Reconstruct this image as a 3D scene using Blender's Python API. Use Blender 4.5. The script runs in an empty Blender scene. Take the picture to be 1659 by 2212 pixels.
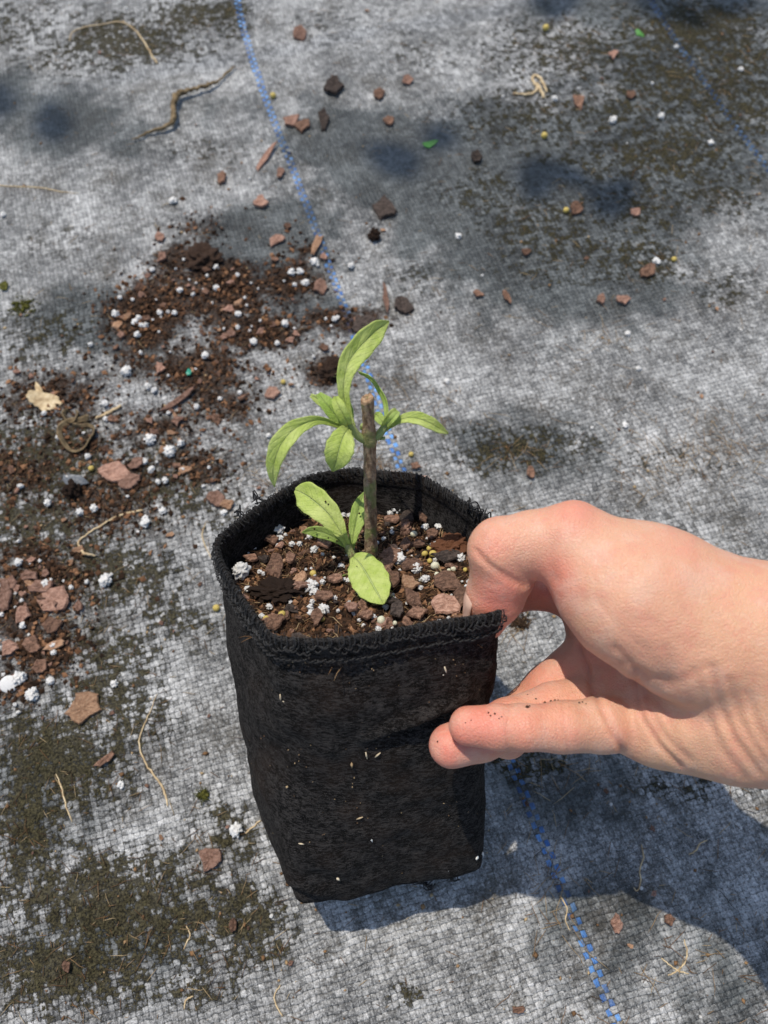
import bpy, bmesh, math, random
import numpy as np
from mathutils import Vector, Matrix, noise as mnoise

random.seed(7); rng = np.random.default_rng(7)
scene = bpy.context.scene
COL = scene.collection

# ------------------------------------------------------------------ camera
F_PX, CX, CY = 1662.0, 829.5, 1106.0          # focal length and centre of the photo, in photo units
PITCH, CAM_H = math.radians(65), 0.403
R_ = np.array([1, 0, 0.]); U_ = np.array([0, math.sin(PITCH), math.cos(PITCH)])
F_ = np.array([0, math.cos(PITCH), -math.sin(PITCH)]); C_ = np.array([0, 0, CAM_H])
cam = bpy.data.cameras.new('camera'); cam_o = bpy.data.objects.new('camera', cam); COL.objects.link(cam_o)
cam_o.location = C_; cam_o.rotation_euler = (math.pi / 2 - PITCH, 0, 0)
cam.sensor_fit = 'VERTICAL'; cam.sensor_height = 24.0; cam.lens = 12.0 / (1106.0 / F_PX)
cam.clip_start = 0.01; cam.clip_end = 100
cam.dof.use_dof = True; cam.dof.focus_distance = 0.292; cam.dof.aperture_fstop = 8.0
scene.camera = cam_o

# ------------------------------------------------------------------ light
SUN = np.array([-0.22, 0.275, 0.93]); SUN /= np.linalg.norm(SUN)
world = bpy.data.worlds.new('World'); scene.world = world; world.use_nodes = True
wn = world.node_tree; sky = wn.nodes.new('ShaderNodeTexSky'); sky.sky_type = 'NISHITA'; sky.sun_disc = False
sky.sun_elevation = math.asin(SUN[2]); sky.sun_rotation = math.atan2(SUN[0], SUN[1])
wn.nodes['Background'].inputs[1].default_value = 0.15
wn.links.new(sky.outputs[0], wn.nodes['Background'].inputs[0])
sl = bpy.data.lights.new('sun', 'SUN'); sl.energy = 4.1; sl.angle = math.radians(0.53); sl.color = (1.0, 0.93, 0.83)
so = bpy.data.objects.new('sun', sl); COL.objects.link(so); so.location = SUN * 5
so.rotation_euler = Vector(SUN).to_track_quat('Z', 'Y').to_euler()
vs = scene.view_settings; vs.view_transform = 'Standard'; vs.look = 'None'; vs.exposure = 0.0; vs.gamma = 1.0

# ------------------------------------------------------------------ geometry helpers
def ray(u, v): return F_ + (u - CX) / F_PX * R_ - (v - CY) / F_PX * U_
def P(u, v, z): return C_ + ray(u, v) * z                       # a point at distance z in front of the camera plane
def G(u, v):                                                    # a point of the ground
    d = ray(u, v); return C_ + d * (-CAM_H / d[2])
def on_plane(u, v, o, n): d = ray(u, v); return C_ + d * (np.dot(o - C_, n) / np.dot(d, n))
def proj(p):
    q = np.asarray(p) - C_; z = q @ F_
    return CX + (q @ R_) / z * F_PX, CY - (q @ U_) / z * F_PX, z
def unit(a): a = np.asarray(a, float); return a / (math.sqrt(a[0] * a[0] + a[1] * a[1] + (a[2] * a[2] if len(a) > 2 else 0)) + 1e-12)
def nz(p, s=1.0, o=0.0): return mnoise.noise(Vector((p[0] * s + o, p[1] * s + o * 1.7, p[2] * s - o)))
def gz(x, y):                                                   # gentle wrinkles of the cloth
    v = Vector((x * 9, y * 9, 0.3)); w = Vector((x * 31, y * 31, 5.3))
    return 0.0022 * mnoise.noise(v) + 0.0007 * mnoise.noise(w) - 0.0005

def link(o): COL.objects.link(o); return o
def tag(o, label=None, cat=None, group=None, kind=None):
    if label: o['label'] = label
    if cat: o['category'] = cat
    if group: o['group'] = group
    if kind: o['kind'] = kind
    return o
def child(o, parent):
    o.parent = parent; o.matrix_parent_inverse = Matrix.Translation(parent.location).inverted() if parent.type == 'EMPTY' else parent.matrix_world.inverted()
    return o
def empty(name, loc):
    o = link(bpy.data.objects.new(name, None)); o.location = loc; o.empty_display_size = 0.01
    return o
def meshdata(name, V, Fc, mat, smooth=True):
    me = bpy.data.meshes.new(name)
    me.from_pydata([tuple(map(float, v)) for v in V], [], [tuple(int(i) for i in f) for f in Fc])
    if mat: me.materials.append(mat)
    if smooth: me.polygons.foreach_set('use_smooth', [True] * len(me.polygons))
    me.update(); return me
def mobj(name, V, Fc, mat, parent=None, smooth=True, center=False):
    V = np.asarray(V, float); c = np.zeros(3)
    if center: c = V.mean(0); V = V - c
    o = link(bpy.data.objects.new(name, meshdata(name, V, Fc, mat, smooth))); o.location = c
    if parent: child(o, parent)
    return o
def tube(pts, rad, n=8, jitter=0.0, caps=True):
    pts = np.asarray(pts, float); m = len(pts); rad = np.broadcast_to(rad, (m,))
    V, Fc = [], []; prev = None; th = 2 * math.pi * np.arange(n)[:, None] / n; cs, sn = np.cos(th), np.sin(th)
    for i in range(m):
        t = unit(pts[min(i + 1, m - 1)] - pts[max(i - 1, 0)])
        a = prev if prev is not None else (np.array([0, 0, 1.]) if abs(t[2]) < .9 else np.array([1., 0, 0]))
        a = unit(a - t * (a @ t)); prev = a; b = np.array([t[1] * a[2] - t[2] * a[1], t[2] * a[0] - t[0] * a[2], t[0] * a[1] - t[1] * a[0]])
        V.append(pts[i] + (a * cs + b * sn) * rad[i] * (1 + jitter * (rng.random((n, 1)) - .5)))
    V = np.vstack(V)
    for i in range(m - 1):
        for k in range(n):
            k2 = (k + 1) % n; Fc.append((i * n + k, i * n + k2, (i + 1) * n + k2, (i + 1) * n + k))
    if caps: Fc.append(tuple(range(n))[::-1]); Fc.append(tuple(range((m - 1) * n, m * n)))
    return V, Fc
def spline(pts, n):
    pts = np.asarray(pts, float); m = len(pts)
    p = np.vstack([2 * pts[0] - pts[1], pts, 2 * pts[-1] - pts[-2]]); out = []
    for s in np.linspace(0, m - 1, n):
        i = min(int(s), m - 2); t = s - i; a, b, c, d = p[i], p[i + 1], p[i + 2], p[i + 3]
        out.append(.5 * ((2 * b) + (-a + c) * t + (2 * a - 5 * b + 4 * c - d) * t * t + (-a + 3 * b - 3 * c + d) * t ** 3))
    return np.array(out)
def merge(parts):
    V, Fc, n = [], [], 0
    for v, f in parts:
        V.append(v); Fc += [tuple(i + n for i in q) for q in f]; n += len(v)
    return np.vstack(V), Fc

# ------------------------------------------------------------------ material helpers
class M:
    def __init__(s, name, rough=.8, spec=.3):
        s.m = bpy.data.materials.new(name); s.m.use_nodes = True; s.t = s.m.node_tree; s.b = s.t.nodes['Principled BSDF']
        s.b.inputs['Roughness'].default_value = rough; s.b.inputs['Specular IOR Level'].default_value = spec
        s.out = s.t.nodes['Material Output']; s._co = None
    def n(s, typ, **kw):
        nd = s.t.nodes.new('ShaderNode' + typ)
        for k, v in kw.items(): setattr(nd, k, v)
        return nd
    def put(s, inp, v):
        if isinstance(v, bpy.types.NodeSocket): s.t.links.new(v, inp)
        else: inp.default_value = v
    def co(s, which='Object'):
        if s._co is None: s._co = s.n('TexCoord')
        return s._co.outputs[which]
    def math(s, op, a, b=0.0, c=None, clamp=False):
        nd = s.n('Math', operation=op, use_clamp=clamp); s.put(nd.inputs[0], a); s.put(nd.inputs[1], b)
        if c is not None: s.put(nd.inputs[2], c)
        return nd.outputs[0]
    def noise(s, vec, scale, detail=3, rough=.55, dist=0.0):
        nd = s.n('TexNoise'); s.put(nd.inputs['Vector'], vec); nd.inputs['Scale'].default_value = scale
        nd.inputs['Detail'].default_value = detail; nd.inputs['Roughness'].default_value = rough; nd.inputs['Distortion'].default_value = dist
        return nd.outputs['Fac']
    def voro(s, vec, scale, feature='F1', out='Distance'):
        nd = s.n('TexVoronoi', feature=feature); s.put(nd.inputs['Vector'], vec); nd.inputs['Scale'].default_value = scale
        return nd.outputs[out]
    def scale(s, vec, sc):
        nd = s.n('Mapping'); s.put(nd.inputs['Vector'], vec); nd.inputs['Scale'].default_value = sc; return nd.outputs[0]
    def ramp(s, f, stops):
        nd = s.n('ValToRGB'); s.put(nd.inputs[0], f); e = nd.color_ramp.elements
        while len(e) < len(stops): e.new(.5)
        for k, (p, c) in enumerate(stops):
            e[k].position = p; e[k].color = tuple(c) + (1,) if not isinstance(c, (int, float)) else (c, c, c, 1)
        return nd.outputs[0]
    def step(s, f, a, b):
        nd = s.n('MapRange', interpolation_type='SMOOTHSTEP', clamp=True); s.put(nd.inputs[0], f)
        nd.inputs[1].default_value = a; nd.inputs[2].default_value = b; return nd.outputs[0]
    def mix(s, f, a, b, blend='MIX'):
        nd = s.n('Mix', data_type='RGBA', blend_type=blend); s.put(nd.inputs[0], f)
        for k, v in ((6, a), (7, b)): s.put(nd.inputs[k], v if isinstance(v, bpy.types.NodeSocket) else tuple(v) + (1,))
        return nd.outputs[2]
    def attr(s, name):
        nd = s.n('Attribute', attribute_name=name); return nd
    def color(s, c): s.put(s.b.inputs['Base Color'], c if isinstance(c, bpy.types.NodeSocket) else tuple(c) + (1,))
    def bump(s, h, dist, strength=1.0):
        nd = s.n('Bump'); s.put(nd.inputs['Height'], h); nd.inputs['Distance'].default_value = dist; nd.inputs['Strength'].default_value = strength
        s.t.links.new(nd.outputs[0], s.b.inputs['Normal']); return nd
    def objrand(s): return s.n('ObjectInfo').outputs['Random']

def mat_bark(name, c0, c1, c2):
    m = M(name, .9, .2); co = m.co(); n = m.noise(m.scale(co, (1, 2.2, 1)), 420, 5, .62, .4); r = m.objrand()
    a = m.mix(m.step(n, .32, .7), c0, c1); g = m.noise(co, 1600, 3)
    a = m.mix(m.math('MULTIPLY', m.step(g, .5, .75), .55), a, c2)
    hs = m.n('HueSaturation'); m.put(hs.inputs['Color'], a)
    m.put(hs.inputs['Value'], m.math('MULTIPLY_ADD', r, .7, .68)); hs.inputs['Saturation'].default_value = .95
    m.color(hs.outputs[0]); m.bump(m.math('MULTIPLY_ADD', n, 1.0, m.math('MULTIPLY', g, .5)), .0009, .9)
    return m.m
M_bark = mat_bark('bark_dusty', (.17, .085, .055), (.36, .205, .145), (.46, .33, .26))
M_bark_dark = mat_bark('bark_damp', (.075, .040, .026), (.23, .125, .080), (.36, .22, .145))
M_bark_black = mat_bark('bark_black', (.022, .017, .014), (.075, .055, .045), (.14, .10, .08))
M_bark_tan = mat_bark('bark_tan', (.25, .13, .07), (.44, .26, .15), (.55, .38, .25))

M_peat = mat_bark('peat', (.018, .010, .007), (.080, .045, .028), (.17, .10, .06))
m = M('perlite', .85, .25); n_ = m.noise(m.co(), 900, 4, .6)
m.color(m.mix(m.math('MULTIPLY', m.step(m.noise(m.co('Generated'), 3.2, 4, .6), .56, .72), .55), m.ramp(n_, [(.25, (.60, .57, .52)), (.5, (.84, .83, .80)), (1, (.9, .9, .89))]), (.42, .33, .24))); m.bump(n_, .0006, .8)
m.b.inputs['Subsurface Weight'].default_value = .12; m.b.inputs['Subsurface Radius'].default_value = (.001, .001, .001); M_perl = m.m
m = M('prill', .45, .45); n_ = m.noise(m.co(), 500, 3)
m.color(m.ramp(n_, [(.3, (.34, .23, .045)), (.55, (.55, .42, .10)), (.8, (.66, .58, .26))])); m.bump(n_, .0004, .5); M_prill = m.m
m = M('straw', .7, .3); n_ = m.noise(m.scale(m.co(), (1, 1, 1)), 300, 4)
m.color(m.ramp(n_, [(.3, (.30, .20, .10)), (.6, (.60, .47, .28)), (.85, (.74, .63, .44))])); m.bump(n_, .0004, .6); M_straw = m.m
m = M('dry_root', .85, .2); n_ = m.noise(m.co(), 260, 5, .65)
m.color(m.ramp(n_, [(.3, (.06, .042, .022)), (.55, (.20, .145, .08)), (.8, (.36, .28, .17))])); m.bump(n_, .0015, .8); M_root = m.m
m = M('soil', .95, .12); n_ = m.noise(m.co(), 220, 6, .7); g_ = m.noise(m.co(), 900, 4, .7)
m.color(m.mix(m.step(g_, .52, .78), m.mix(m.step(n_, .35, .7), (.022, .013, .009), (.095, .050, .028)), (.27, .14, .075)))
m.bump(m.math('ADD', n_, m.math('MULTIPLY', g_, .6)), .0025, 1.0); M_soil = m.m
m = M('soil_crumb', .95, .12); a_ = m.attr('tone').outputs['Fac']; n_ = m.noise(m.co(), 1100, 3)
m.color(m.mix(m.math('MULTIPLY', n_, .45), m.ramp(a_, [(0, (.018, .011, .007)), (.4, (.065, .034, .019)), (.7, (.16, .080, .042)), (1, (.36, .19, .10))]), (.02, .012, .008)))
m.bump(n_, .0005, .8); M_crumb = m.m
m = M('fibre', .85, .2); a_ = m.attr('tone').outputs['Fac']
m.color(m.ramp(a_, [(0, (.05, .03, .018)), (.5, (.22, .12, .055)), (1, (.48, .36, .2))])); M_fibre = m.m
m = M('moss', .95, .1); n_ = m.noise(m.co(), 700, 4, .65)
m.color(m.ramp(n_, [(.3, (.03, .03, .01)), (.55, (.10, .10, .025)), (.8, (.26, .24, .06))])); m.bump(n_, .001, 1); M_moss = m.m
m = M('grey_plastic', .35, .5); m.color((.13, .14, .15)); M_plast = m.m
m = M('green_plastic', .25, .6); m.color((.02, .25, .16)); M_gplast = m.m

# leaf
def mat_leaf(name, lo, hi):
    m = M(name, .55, .28); uv = m.co('UV'); co = m.co(); sp = m.n('SeparateXYZ'); m.put(sp.inputs[0], uv)
    k = m.math('ABSOLUTE', sp.outputs[0]); t = sp.outputs[1]
    n = m.noise(co, 260, 4, .6); n2 = m.noise(co, 1500, 3, .6); big = m.noise(co, 70, 2)
    rib = m.math('SUBTRACT', 1.0, m.step(k, .02, .075))
    ph = m.math('FRACT', m.math('MULTIPLY_ADD', k, -2.2, m.math('MULTIPLY', t, 11.0)))
    vein = m.math('SUBTRACT', 1.0, m.step(m.math('ABSOLUTE', m.math('SUBTRACT', ph, .5)), .02, .16))
    a = m.mix(m.step(m.math('MULTIPLY_ADD', n, .5, m.math('MULTIPLY', big, .5)), .35, .65), lo, hi)
    a = m.mix(m.math('MULTIPLY', m.step(n2, .48, .7), .22), a, (.42, .52, .20))
    a = m.mix(m.math('MULTIPLY', rib, .5), a, (.50, .60, .28)); a = m.mix(m.math('MULTIPLY', vein, .05), a, (.16, .30, .04))
    m.color(a)
    h = m.math('MULTIPLY_ADD', vein, -.14, m.math('MULTIPLY_ADD', rib, -.7, m.math('MULTIPLY_ADD', n2, .5, n)))
    bm_ = m.bump(h, .0007, .85)
    tr = m.n('BsdfTranslucent'); m.t.links.new(a, tr.inputs[0]); m.t.links.new(bm_.outputs[0], tr.inputs['Normal'])
    mx = m.n('MixShader'); mx.inputs[0].default_value = .42; m.t.links.new(m.b.outputs[0], mx.inputs[1]); m.t.links.new(tr.outputs[0], mx.inputs[2])
    m.t.links.new(mx.outputs[0], m.out.inputs[0]); return m.m
M_leaf = mat_leaf('leaf_bright', (.50, .62, .13), (.68, .76, .27))
M_leaf2 = mat_leaf('leaf_deep', (.38, .53, .11), (.54, .67, .20))
M_shoot = mat_leaf('young_shoot', (.30, .36, .09), (.44, .48, .17))

# ------------------------------------------------------------------ ground cloth
line1 = [(500, -60), (510, 40), (545, 140), (582, 250), (620, 360), (655, 460), (700, 570), (735, 660), (762, 740), (803, 850), (838, 960), (850, 1010), (1070, 1600), (1095, 1660), (1132, 1740), (1180, 1860), (1231, 1985), (1272, 2090), (1318, 2212), (1400, 2420)]
l1 = np.array([G(*p)[:2] for p in line1]); o_ = np.argsort(l1[:, 1]); l1 = l1[o_]
cf1 = np.polyfit(l1[:, 1], l1[:, 0], 5)
line2 = [(1400, 0), (1432, 60), (1500, 150), (1560, 230), (1612, 310), (1659, 380)]
l2 = np.array([G(*p)[:2] for p in line2]); sl2 = np.polyfit(l2[:, 1], l2[:, 0], 1)
y_lo, y_hi = l1[0, 1], l1[-1, 1]
def x1(y):
    yc = np.clip(y, y_lo, y_hi); return np.polyval(cf1, yc) + (y - yc) * sl2[0]
TAPE = 0.0029; DIR = unit([sl2[0], 1.0]); PER = np.array([DIR[1], -DIR[0]])
SEP = np.mean([(a - x1(b)) for a, b in l2]); NC = round(SEP * PER[0] / TAPE)
def fabric_uv(x, y):
    return (x - x1(y)) / SEP * NC, (x * DIR[0] + y * DIR[1]) / TAPE
# stains and painted shade of the cloth: (u, v, half-width, half-height, turn in degrees, strength) in photo units, laid on the ground
SOIL_B = [(330,670,105,70,-20,1),(480,640,110,75,0,.95),(620,610,70,50,0,.8),(560,715,110,40,0,.9),(720,690,110,26,0,.75),(430,800,110,60,0,.8),(390,570,60,40,0,.75),
          (300,770,110,60,0,.5),(700,800,40,35,0,.8),(180,960,120,60,20,.5),(270,1030,100,40,0,.65),(60,1330,80,70,0,.75),(90,1400,90,60,0,.8),(60,1190,110,60,0,.5),(30,1480,60,40,0,.7),
          (560,800,60,30,0,.4),(130,1080,140,50,0,.4),(430,490,60,40,0,.45),(660,540,60,25,20,.5),(350,900,130,40,-10,.45),(120,860,140,60,0,.62),(230,1100,140,60,10,.62),(90,1250,120,90,0,.75),(420,1010,100,45,0,.62),(480,880,90,45,0,.6),(350,930,130,50,0,.62),(40,1020,110,70,0,.6)]
ALG_B = [(120,1640,150,110,0,1),(60,1780,80,150,0,.9),(250,1960,240,110,8,1),(130,2100,180,90,0,.95),(520,1990,110,90,30,.85),(420,2120,120,60,0,.6),(500,1800,90,60,20,.6),(250,1520,120,80,30,.8),(400,1880,110,60,0,.5),
         (270,90,170,60,0,.8),(420,40,110,40,0,.8),(500,20,50,20,0,.9),(140,130,160,50,0,.4),(1250,110,220,80,0,.6),(1480,190,230,100,20,.72),(1150,250,180,70,0,.55),(1300,330,200,60,0,.5),(1450,330,180,80,0,.7),(1600,110,90,110,0,.7),
         (1180,500,170,90,20,.55),(1050,420,120,50,0,.5),(1370,560,120,60,0,.65),(1100,970,130,50,0,.7),(1230,960,80,40,0,.5),(1120,1330,30,25,0,.8),(100,1000,150,110,0,.8),(1570,420,110,60,0,.55),(250,1230,150,70,20,.8),(370,1330,120,50,30,.65),
         (120,520,120,40,0,.3),(620,340,40,30,0,.3),(430,330,110,40,10,.35),(880,2150,35,25,0,.8),(1150,1650,90,40,0,.6),(1500,1700,160,40,0,.45),(1350,1150,240,40,0,.3),(900,600,100,50,0,.3),(1450,1000,180,40,0,.35),(1500,60,180,60,0,.9),(1600,200,120,100,0,.7),(1330,240,200,80,0,.55),(100,720,140,60,0,.5),(480,1120,80,40,0,.45),(320,1230,110,60,0,.5),(230,1420,130,70,0,.75),(560,1950,60,60,0,.5),(1330,450,220,90,10,.4),(1230,560,180,70,0,.45),(900,120,160,60,0,.3),(1400,450,130,50,10,.55),(700,60,120,40,0,.3),(60,60,120,60,0,.5),(1560,620,90,50,0,.4),(330,1050,170,80,0,.7),(60,1130,120,80,0,.85),(200,1240,120,60,0,.8)]
SHADE_TINT_B = [(850,345,230,105,15,1),(1080,350,230,110,0,1),(1290,420,230,120,15,1),(1170,560,260,125,15,1),(1000,480,180,95,0,.8),(1450,300,230,130,10,1),(570,520,150,85,-15,.95),(200,690,170,70,5,.8),(110,255,220,75,10,.75),(1480,20,300,50,0,.9),(1010,610,130,60,0,.45),(1500,150,220,120,0,.8),(430,250,120,40,-10,.4),(1140,965,190,80,0,.6),(640,660,140,70,0,.5),(1350,2000,240,150,0,.48),(1230,1720,200,90,0,.55),(1560,2130,140,120,0,.45),(100,1700,130,160,0,.5),(260,2020,260,120,0,.5)]  # soft patches of shade, painted as a darker tint of the cloth
def blobmask(u, v, blobs):
    out = np.zeros_like(u)
    for bu, bv, ru, rv, a, s in blobs:
        c, q = math.cos(math.radians(a)), math.sin(math.radians(a)); du, dv = u - bu, v - bv
        d = ((du * c + dv * q) / ru) ** 2 + ((-du * q + dv * c) / rv) ** 2
        out = np.maximum(out, s * np.exp(-d * .75))
    return out
def axis_lines(lo, hi, step, far):
    a = np.arange(lo, hi + 1e-9, step); e = []; s = step; x = a[-1]
    while x < far: s *= 1.35; x += s; e.append(x)
    f = []; s = step; x = a[0]
    while x > -far: s *= 1.35; x -= s; f.append(x)
    return np.array(f[::-1] + list(a) + e)
gx, gy = axis_lines(-.40, .40, .0032, 6.0), axis_lines(-.14, .76, .0032, 6.0)
XX, YY = np.meshgrid(gx, gy, indexing='ij'); nx_, ny_ = XX.shape
ZZ = np.array([gz(x, y) if abs(x) < .5 and abs(y) < 1 else -.0005 for x, y in zip(XX.ravel(), YY.ravel())])
GV = np.c_[XX.ravel(), YY.ravel(), ZZ]
idx = np.arange(nx_ * ny_).reshape(nx_, ny_)
GF = np.stack([idx[:-1, :-1], idx[1:, :-1], idx[1:, 1:], idx[:-1, 1:]], -1).reshape(-1, 4)
m = M('woven_cloth', .6, .4)
uvn = m.co('UV'); obj = m.co('Object'); sp = m.n('SeparateXYZ'); m.put(sp.inputs[0], uvn)
def wav(sc1, a1, sc2, a2, base):
    return m.math('MULTIPLY_ADD', m.math('SUBTRACT', m.noise(obj, sc1, 2), .5), a1, m.math('MULTIPLY_ADD', m.math('SUBTRACT', m.noise(obj, sc2, 2), .5), a2, base))
uw = wav(52, .8, 330, .45, sp.outputs[0]); vw = wav(61, 1.2, 290, .6, sp.outputs[1])
fu, fv = m.math('FLOOR', uw), m.math('FLOOR', vw)
ru_, rv_ = m.math('SUBTRACT', m.math('FRACT', uw), .5), m.math('SUBTRACT', m.math('FRACT', vw), .5)
par = m.math('FLOORED_MODULO', m.math('ADD', fu, fv), 2.0)
def prof(across, along):
    a = m.math('POWER', m.math('ABSOLUTE', m.math('MULTIPLY', across, 2.0)), 5.0)
    b = m.math('POWER', m.math('ABSOLUTE', m.math('MULTIPLY', along, 2.0)), 2.5)
    return m.math('SUBTRACT', m.math('SUBTRACT', 1.0, a), m.math('MULTIPLY', b, .65))
hw_, hf_ = prof(ru_, rv_), prof(rv_, ru_)
mxh = m.n('Mix', data_type='FLOAT'); m.put(mxh.inputs[0], par); m.put(mxh.inputs[2], hf_); m.put(mxh.inputs[3], hw_); hgt = mxh.outputs[0]
cmb = m.n('CombineXYZ'); m.put(cmb.inputs[0], fu); m.put(cmb.inputs[1], fv); wnz = m.n('TexWhiteNoise', noise_dimensions='2D'); m.put(wnz.inputs['Vector'], cmb.outputs[0]); cellr = wnz.outputs['Value']
# fine streaks along each tape
s1 = m.noise(m.scale(uvn, (7.0, .9, 1)), 1.0, 3, .6); s2 = m.noise(m.scale(uvn, (.9, 7.0, 1)), 1.0, 3, .6)
mxs = m.n('Mix', data_type='FLOAT'); m.put(mxs.inputs[0], par); m.put(mxs.inputs[2], s2); m.put(mxs.inputs[3], s1); streak = mxs.outputs[0]
grit = m.noise(obj, 1500, 4, .7); dust = m.noise(obj, 20, 4, .6); spots = m.noise(obj, 150, 4, .7); spk = m.noise(obj, 900, 3, .75)
br = m.math('MULTIPLY_ADD', cellr, .13, m.math('MULTIPLY_ADD', streak, .45, m.math('MULTIPLY_ADD', spots, .62, m.math('MULTIPLY_ADD', dust, .60, m.math('MULTIPLY', spk, .72)))))
base = m.ramp(m.math('ADD', br, -.735), [(.24, (.03, .0295, .0285)), (.42, (.12, .119, .114)), (.55, (.29, .288, .276)), (.68, (.50, .497, .48)), (.86, (.78, .775, .755))])
gap = m.step(hgt, -.5, .30); base = m.mix(m.math('MULTIPLY', m.step(m.noise(obj, 1350, 2, .6), .56, .68), .42), base, (.80, .80, .78)); base = m.mix(m.math('MULTIPLY', m.step(m.noise(obj, 1150, 2, .6, .4), .56, .68), .55), base, (.035, .034, .032))  # fine white glints and dark flecks painted into the tape colour
base = m.mix(m.math('MULTIPLY', m.math('SUBTRACT', 1.0, gap), .92), base, (.018, .018, .017))
drt = m.math('MULTIPLY', m.step(m.math('MULTIPLY_ADD', m.noise(obj, 28, 4, .6), .8, m.math('MULTIPLY', m.noise(obj, 520, 4, .7), .7)), .74, .95), .75)
base = m.mix(drt, base, (.060, .050, .034))
# two blue tracer warps in every stripe
st = m.math('FLOORED_MODULO', fu, float(NC)); blue = m.math('MULTIPLY', m.math('LESS_THAN', st, 1.5), m.math('MULTIPLY', par, m.math('SUBTRACT', 1.0, m.step(m.math('ABSOLUTE', ru_), .33, .42))))
base = m.mix(m.math('MULTIPLY', m.math('MULTIPLY', blue, m.step(hgt, -.15, .3)), m.math('SUBTRACT', 1.0, m.math('MULTIPLY', m.step(m.noise(obj, 48, 3), .48, .66), .40))), base, m.mix(m.step(m.math('ADD', streak, m.math('MULTIPLY', cellr, .3)), .45, .85), (.035, .13, .40), (.17, .40, .78)))
msk = m.attr('stain_shade'); sep = m.n('SeparateColor'); m.t.links.new(msk.outputs['Color'], sep.inputs[0])
cl = m.noise(obj, 130, 5, .62, .3); cl2 = m.noise(obj, 420, 4, .65); clump = m.math('MULTIPLY_ADD', cl, .95, m.math('MULTIPLY', cl2, .45))
alg = m.step(m.math('ADD', m.math('MULTIPLY', sep.outputs[1], .46), m.math('MULTIPLY_ADD', cellr, -.20, m.math('MULTIPLY_ADD', hgt, -.12, m.math('MULTIPLY_ADD', spk, .80, clump)))), 1.12, 1.25); alg = m.math('MULTIPLY', alg, m.step(sep.outputs[1], .06, .35))
soi = m.step(m.math('ADD', m.math('MULTIPLY', sep.outputs[0], .70), m.math('MULTIPLY_ADD', m.noise(obj, 95, 5, .65, .4), .8, m.math('MULTIPLY', cl2, .3))), .76, .98); soi = m.math('MULTIPLY', soi, m.step(sep.outputs[0], .06, .3))
# shade put into the cloth colour, darker and slightly blue-green
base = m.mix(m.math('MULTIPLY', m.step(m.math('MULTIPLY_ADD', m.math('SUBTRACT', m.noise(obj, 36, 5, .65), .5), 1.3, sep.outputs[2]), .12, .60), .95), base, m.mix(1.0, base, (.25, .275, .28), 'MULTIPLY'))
acol = m.mix(m.step(m.noise(obj, 900, 4, .75), .40, .64), (.012, .0105, .006), m.mix(m.noise(obj, 60, 3), (.066, .055, .030), (.100, .086, .036)))
base = m.mix(m.math('MULTIPLY', m.math('MULTIPLY', alg, .93), m.math('MULTIPLY_ADD', blue, -.6, 1.0)), base, acol)
scol = m.mix(m.step(m.noise(obj, 700, 4, .7), .40, .70), (.014, .009, .006), (.095, .052, .032))
base = m.mix(m.math('MULTIPLY', soi, .92), base, scol)
m.color(base)
cover = m.math('MAXIMUM', alg, soi)
m.put(m.b.inputs['Roughness'], m.math('MULTIPLY_ADD', cover, .35, m.math('MULTIPLY_ADD', grit, .5, .18)))
m.put(m.b.inputs['Specular IOR Level'], m.math('MULTIPLY_ADD', cover, -.40, .5))
hh = m.math('MULTIPLY', hgt, m.math('MULTIPLY_ADD', cover, -.75, 1.0))
hh = m.math('ADD', hh, m.math('MULTIPLY', m.math('MULTIPLY_ADD', streak, .7, m.math('MULTIPLY', grit, .9)), 1.0))
hh = m.math('ADD', hh, m.math('MULTIPLY', cover, m.math('MULTIPLY_ADD', cl2, 3.0, m.math('MULTIPLY', cl, 2.0))))
m.bump(hh, .0006, 1.0); M_cloth = m.m
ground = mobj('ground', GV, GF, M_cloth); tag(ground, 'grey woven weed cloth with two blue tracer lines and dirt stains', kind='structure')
me = ground.data; gu, gv = fabric_uv(GV[:, 0], GV[:, 1]); uvl = me.uv_layers.new(name='UVMap')
li = np.zeros(len(me.loops), int); me.loops.foreach_get('vertex_index', li); uvl.data.foreach_set('uv', np.c_[gu[li], gv[li]].astype(np.float32).ravel())
pu, pv, pz = proj(GV); ok = (pz > .1).astype(float)
pu, pv = np.where(ok > 0, pu, 9e4), np.where(ok > 0, pv, 9e4)
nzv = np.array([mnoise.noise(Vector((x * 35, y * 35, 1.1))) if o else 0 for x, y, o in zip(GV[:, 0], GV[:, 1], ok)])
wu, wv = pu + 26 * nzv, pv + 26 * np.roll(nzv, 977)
stain_shade = np.c_[blobmask(wu, wv, SOIL_B), blobmask(wu, wv, ALG_B), blobmask(wu, wv, SHADE_TINT_B), np.ones(len(GV))]
far_ = (np.hypot(GV[:, 0], GV[:, 1] - .3) > .62); stain_shade[far_, 1] = np.maximum(stain_shade[far_, 1], .4)
ca = me.color_attributes.new('stain_shade', 'FLOAT_COLOR', 'POINT'); ca.data.foreach_set('color', stain_shade.astype(np.float32).ravel())
def soil_at(x, y):
    u, v, z = proj(np.array([x, y, 0])); return blobmask(np.array([u]), np.array([v]), SOIL_B)[0]

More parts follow.
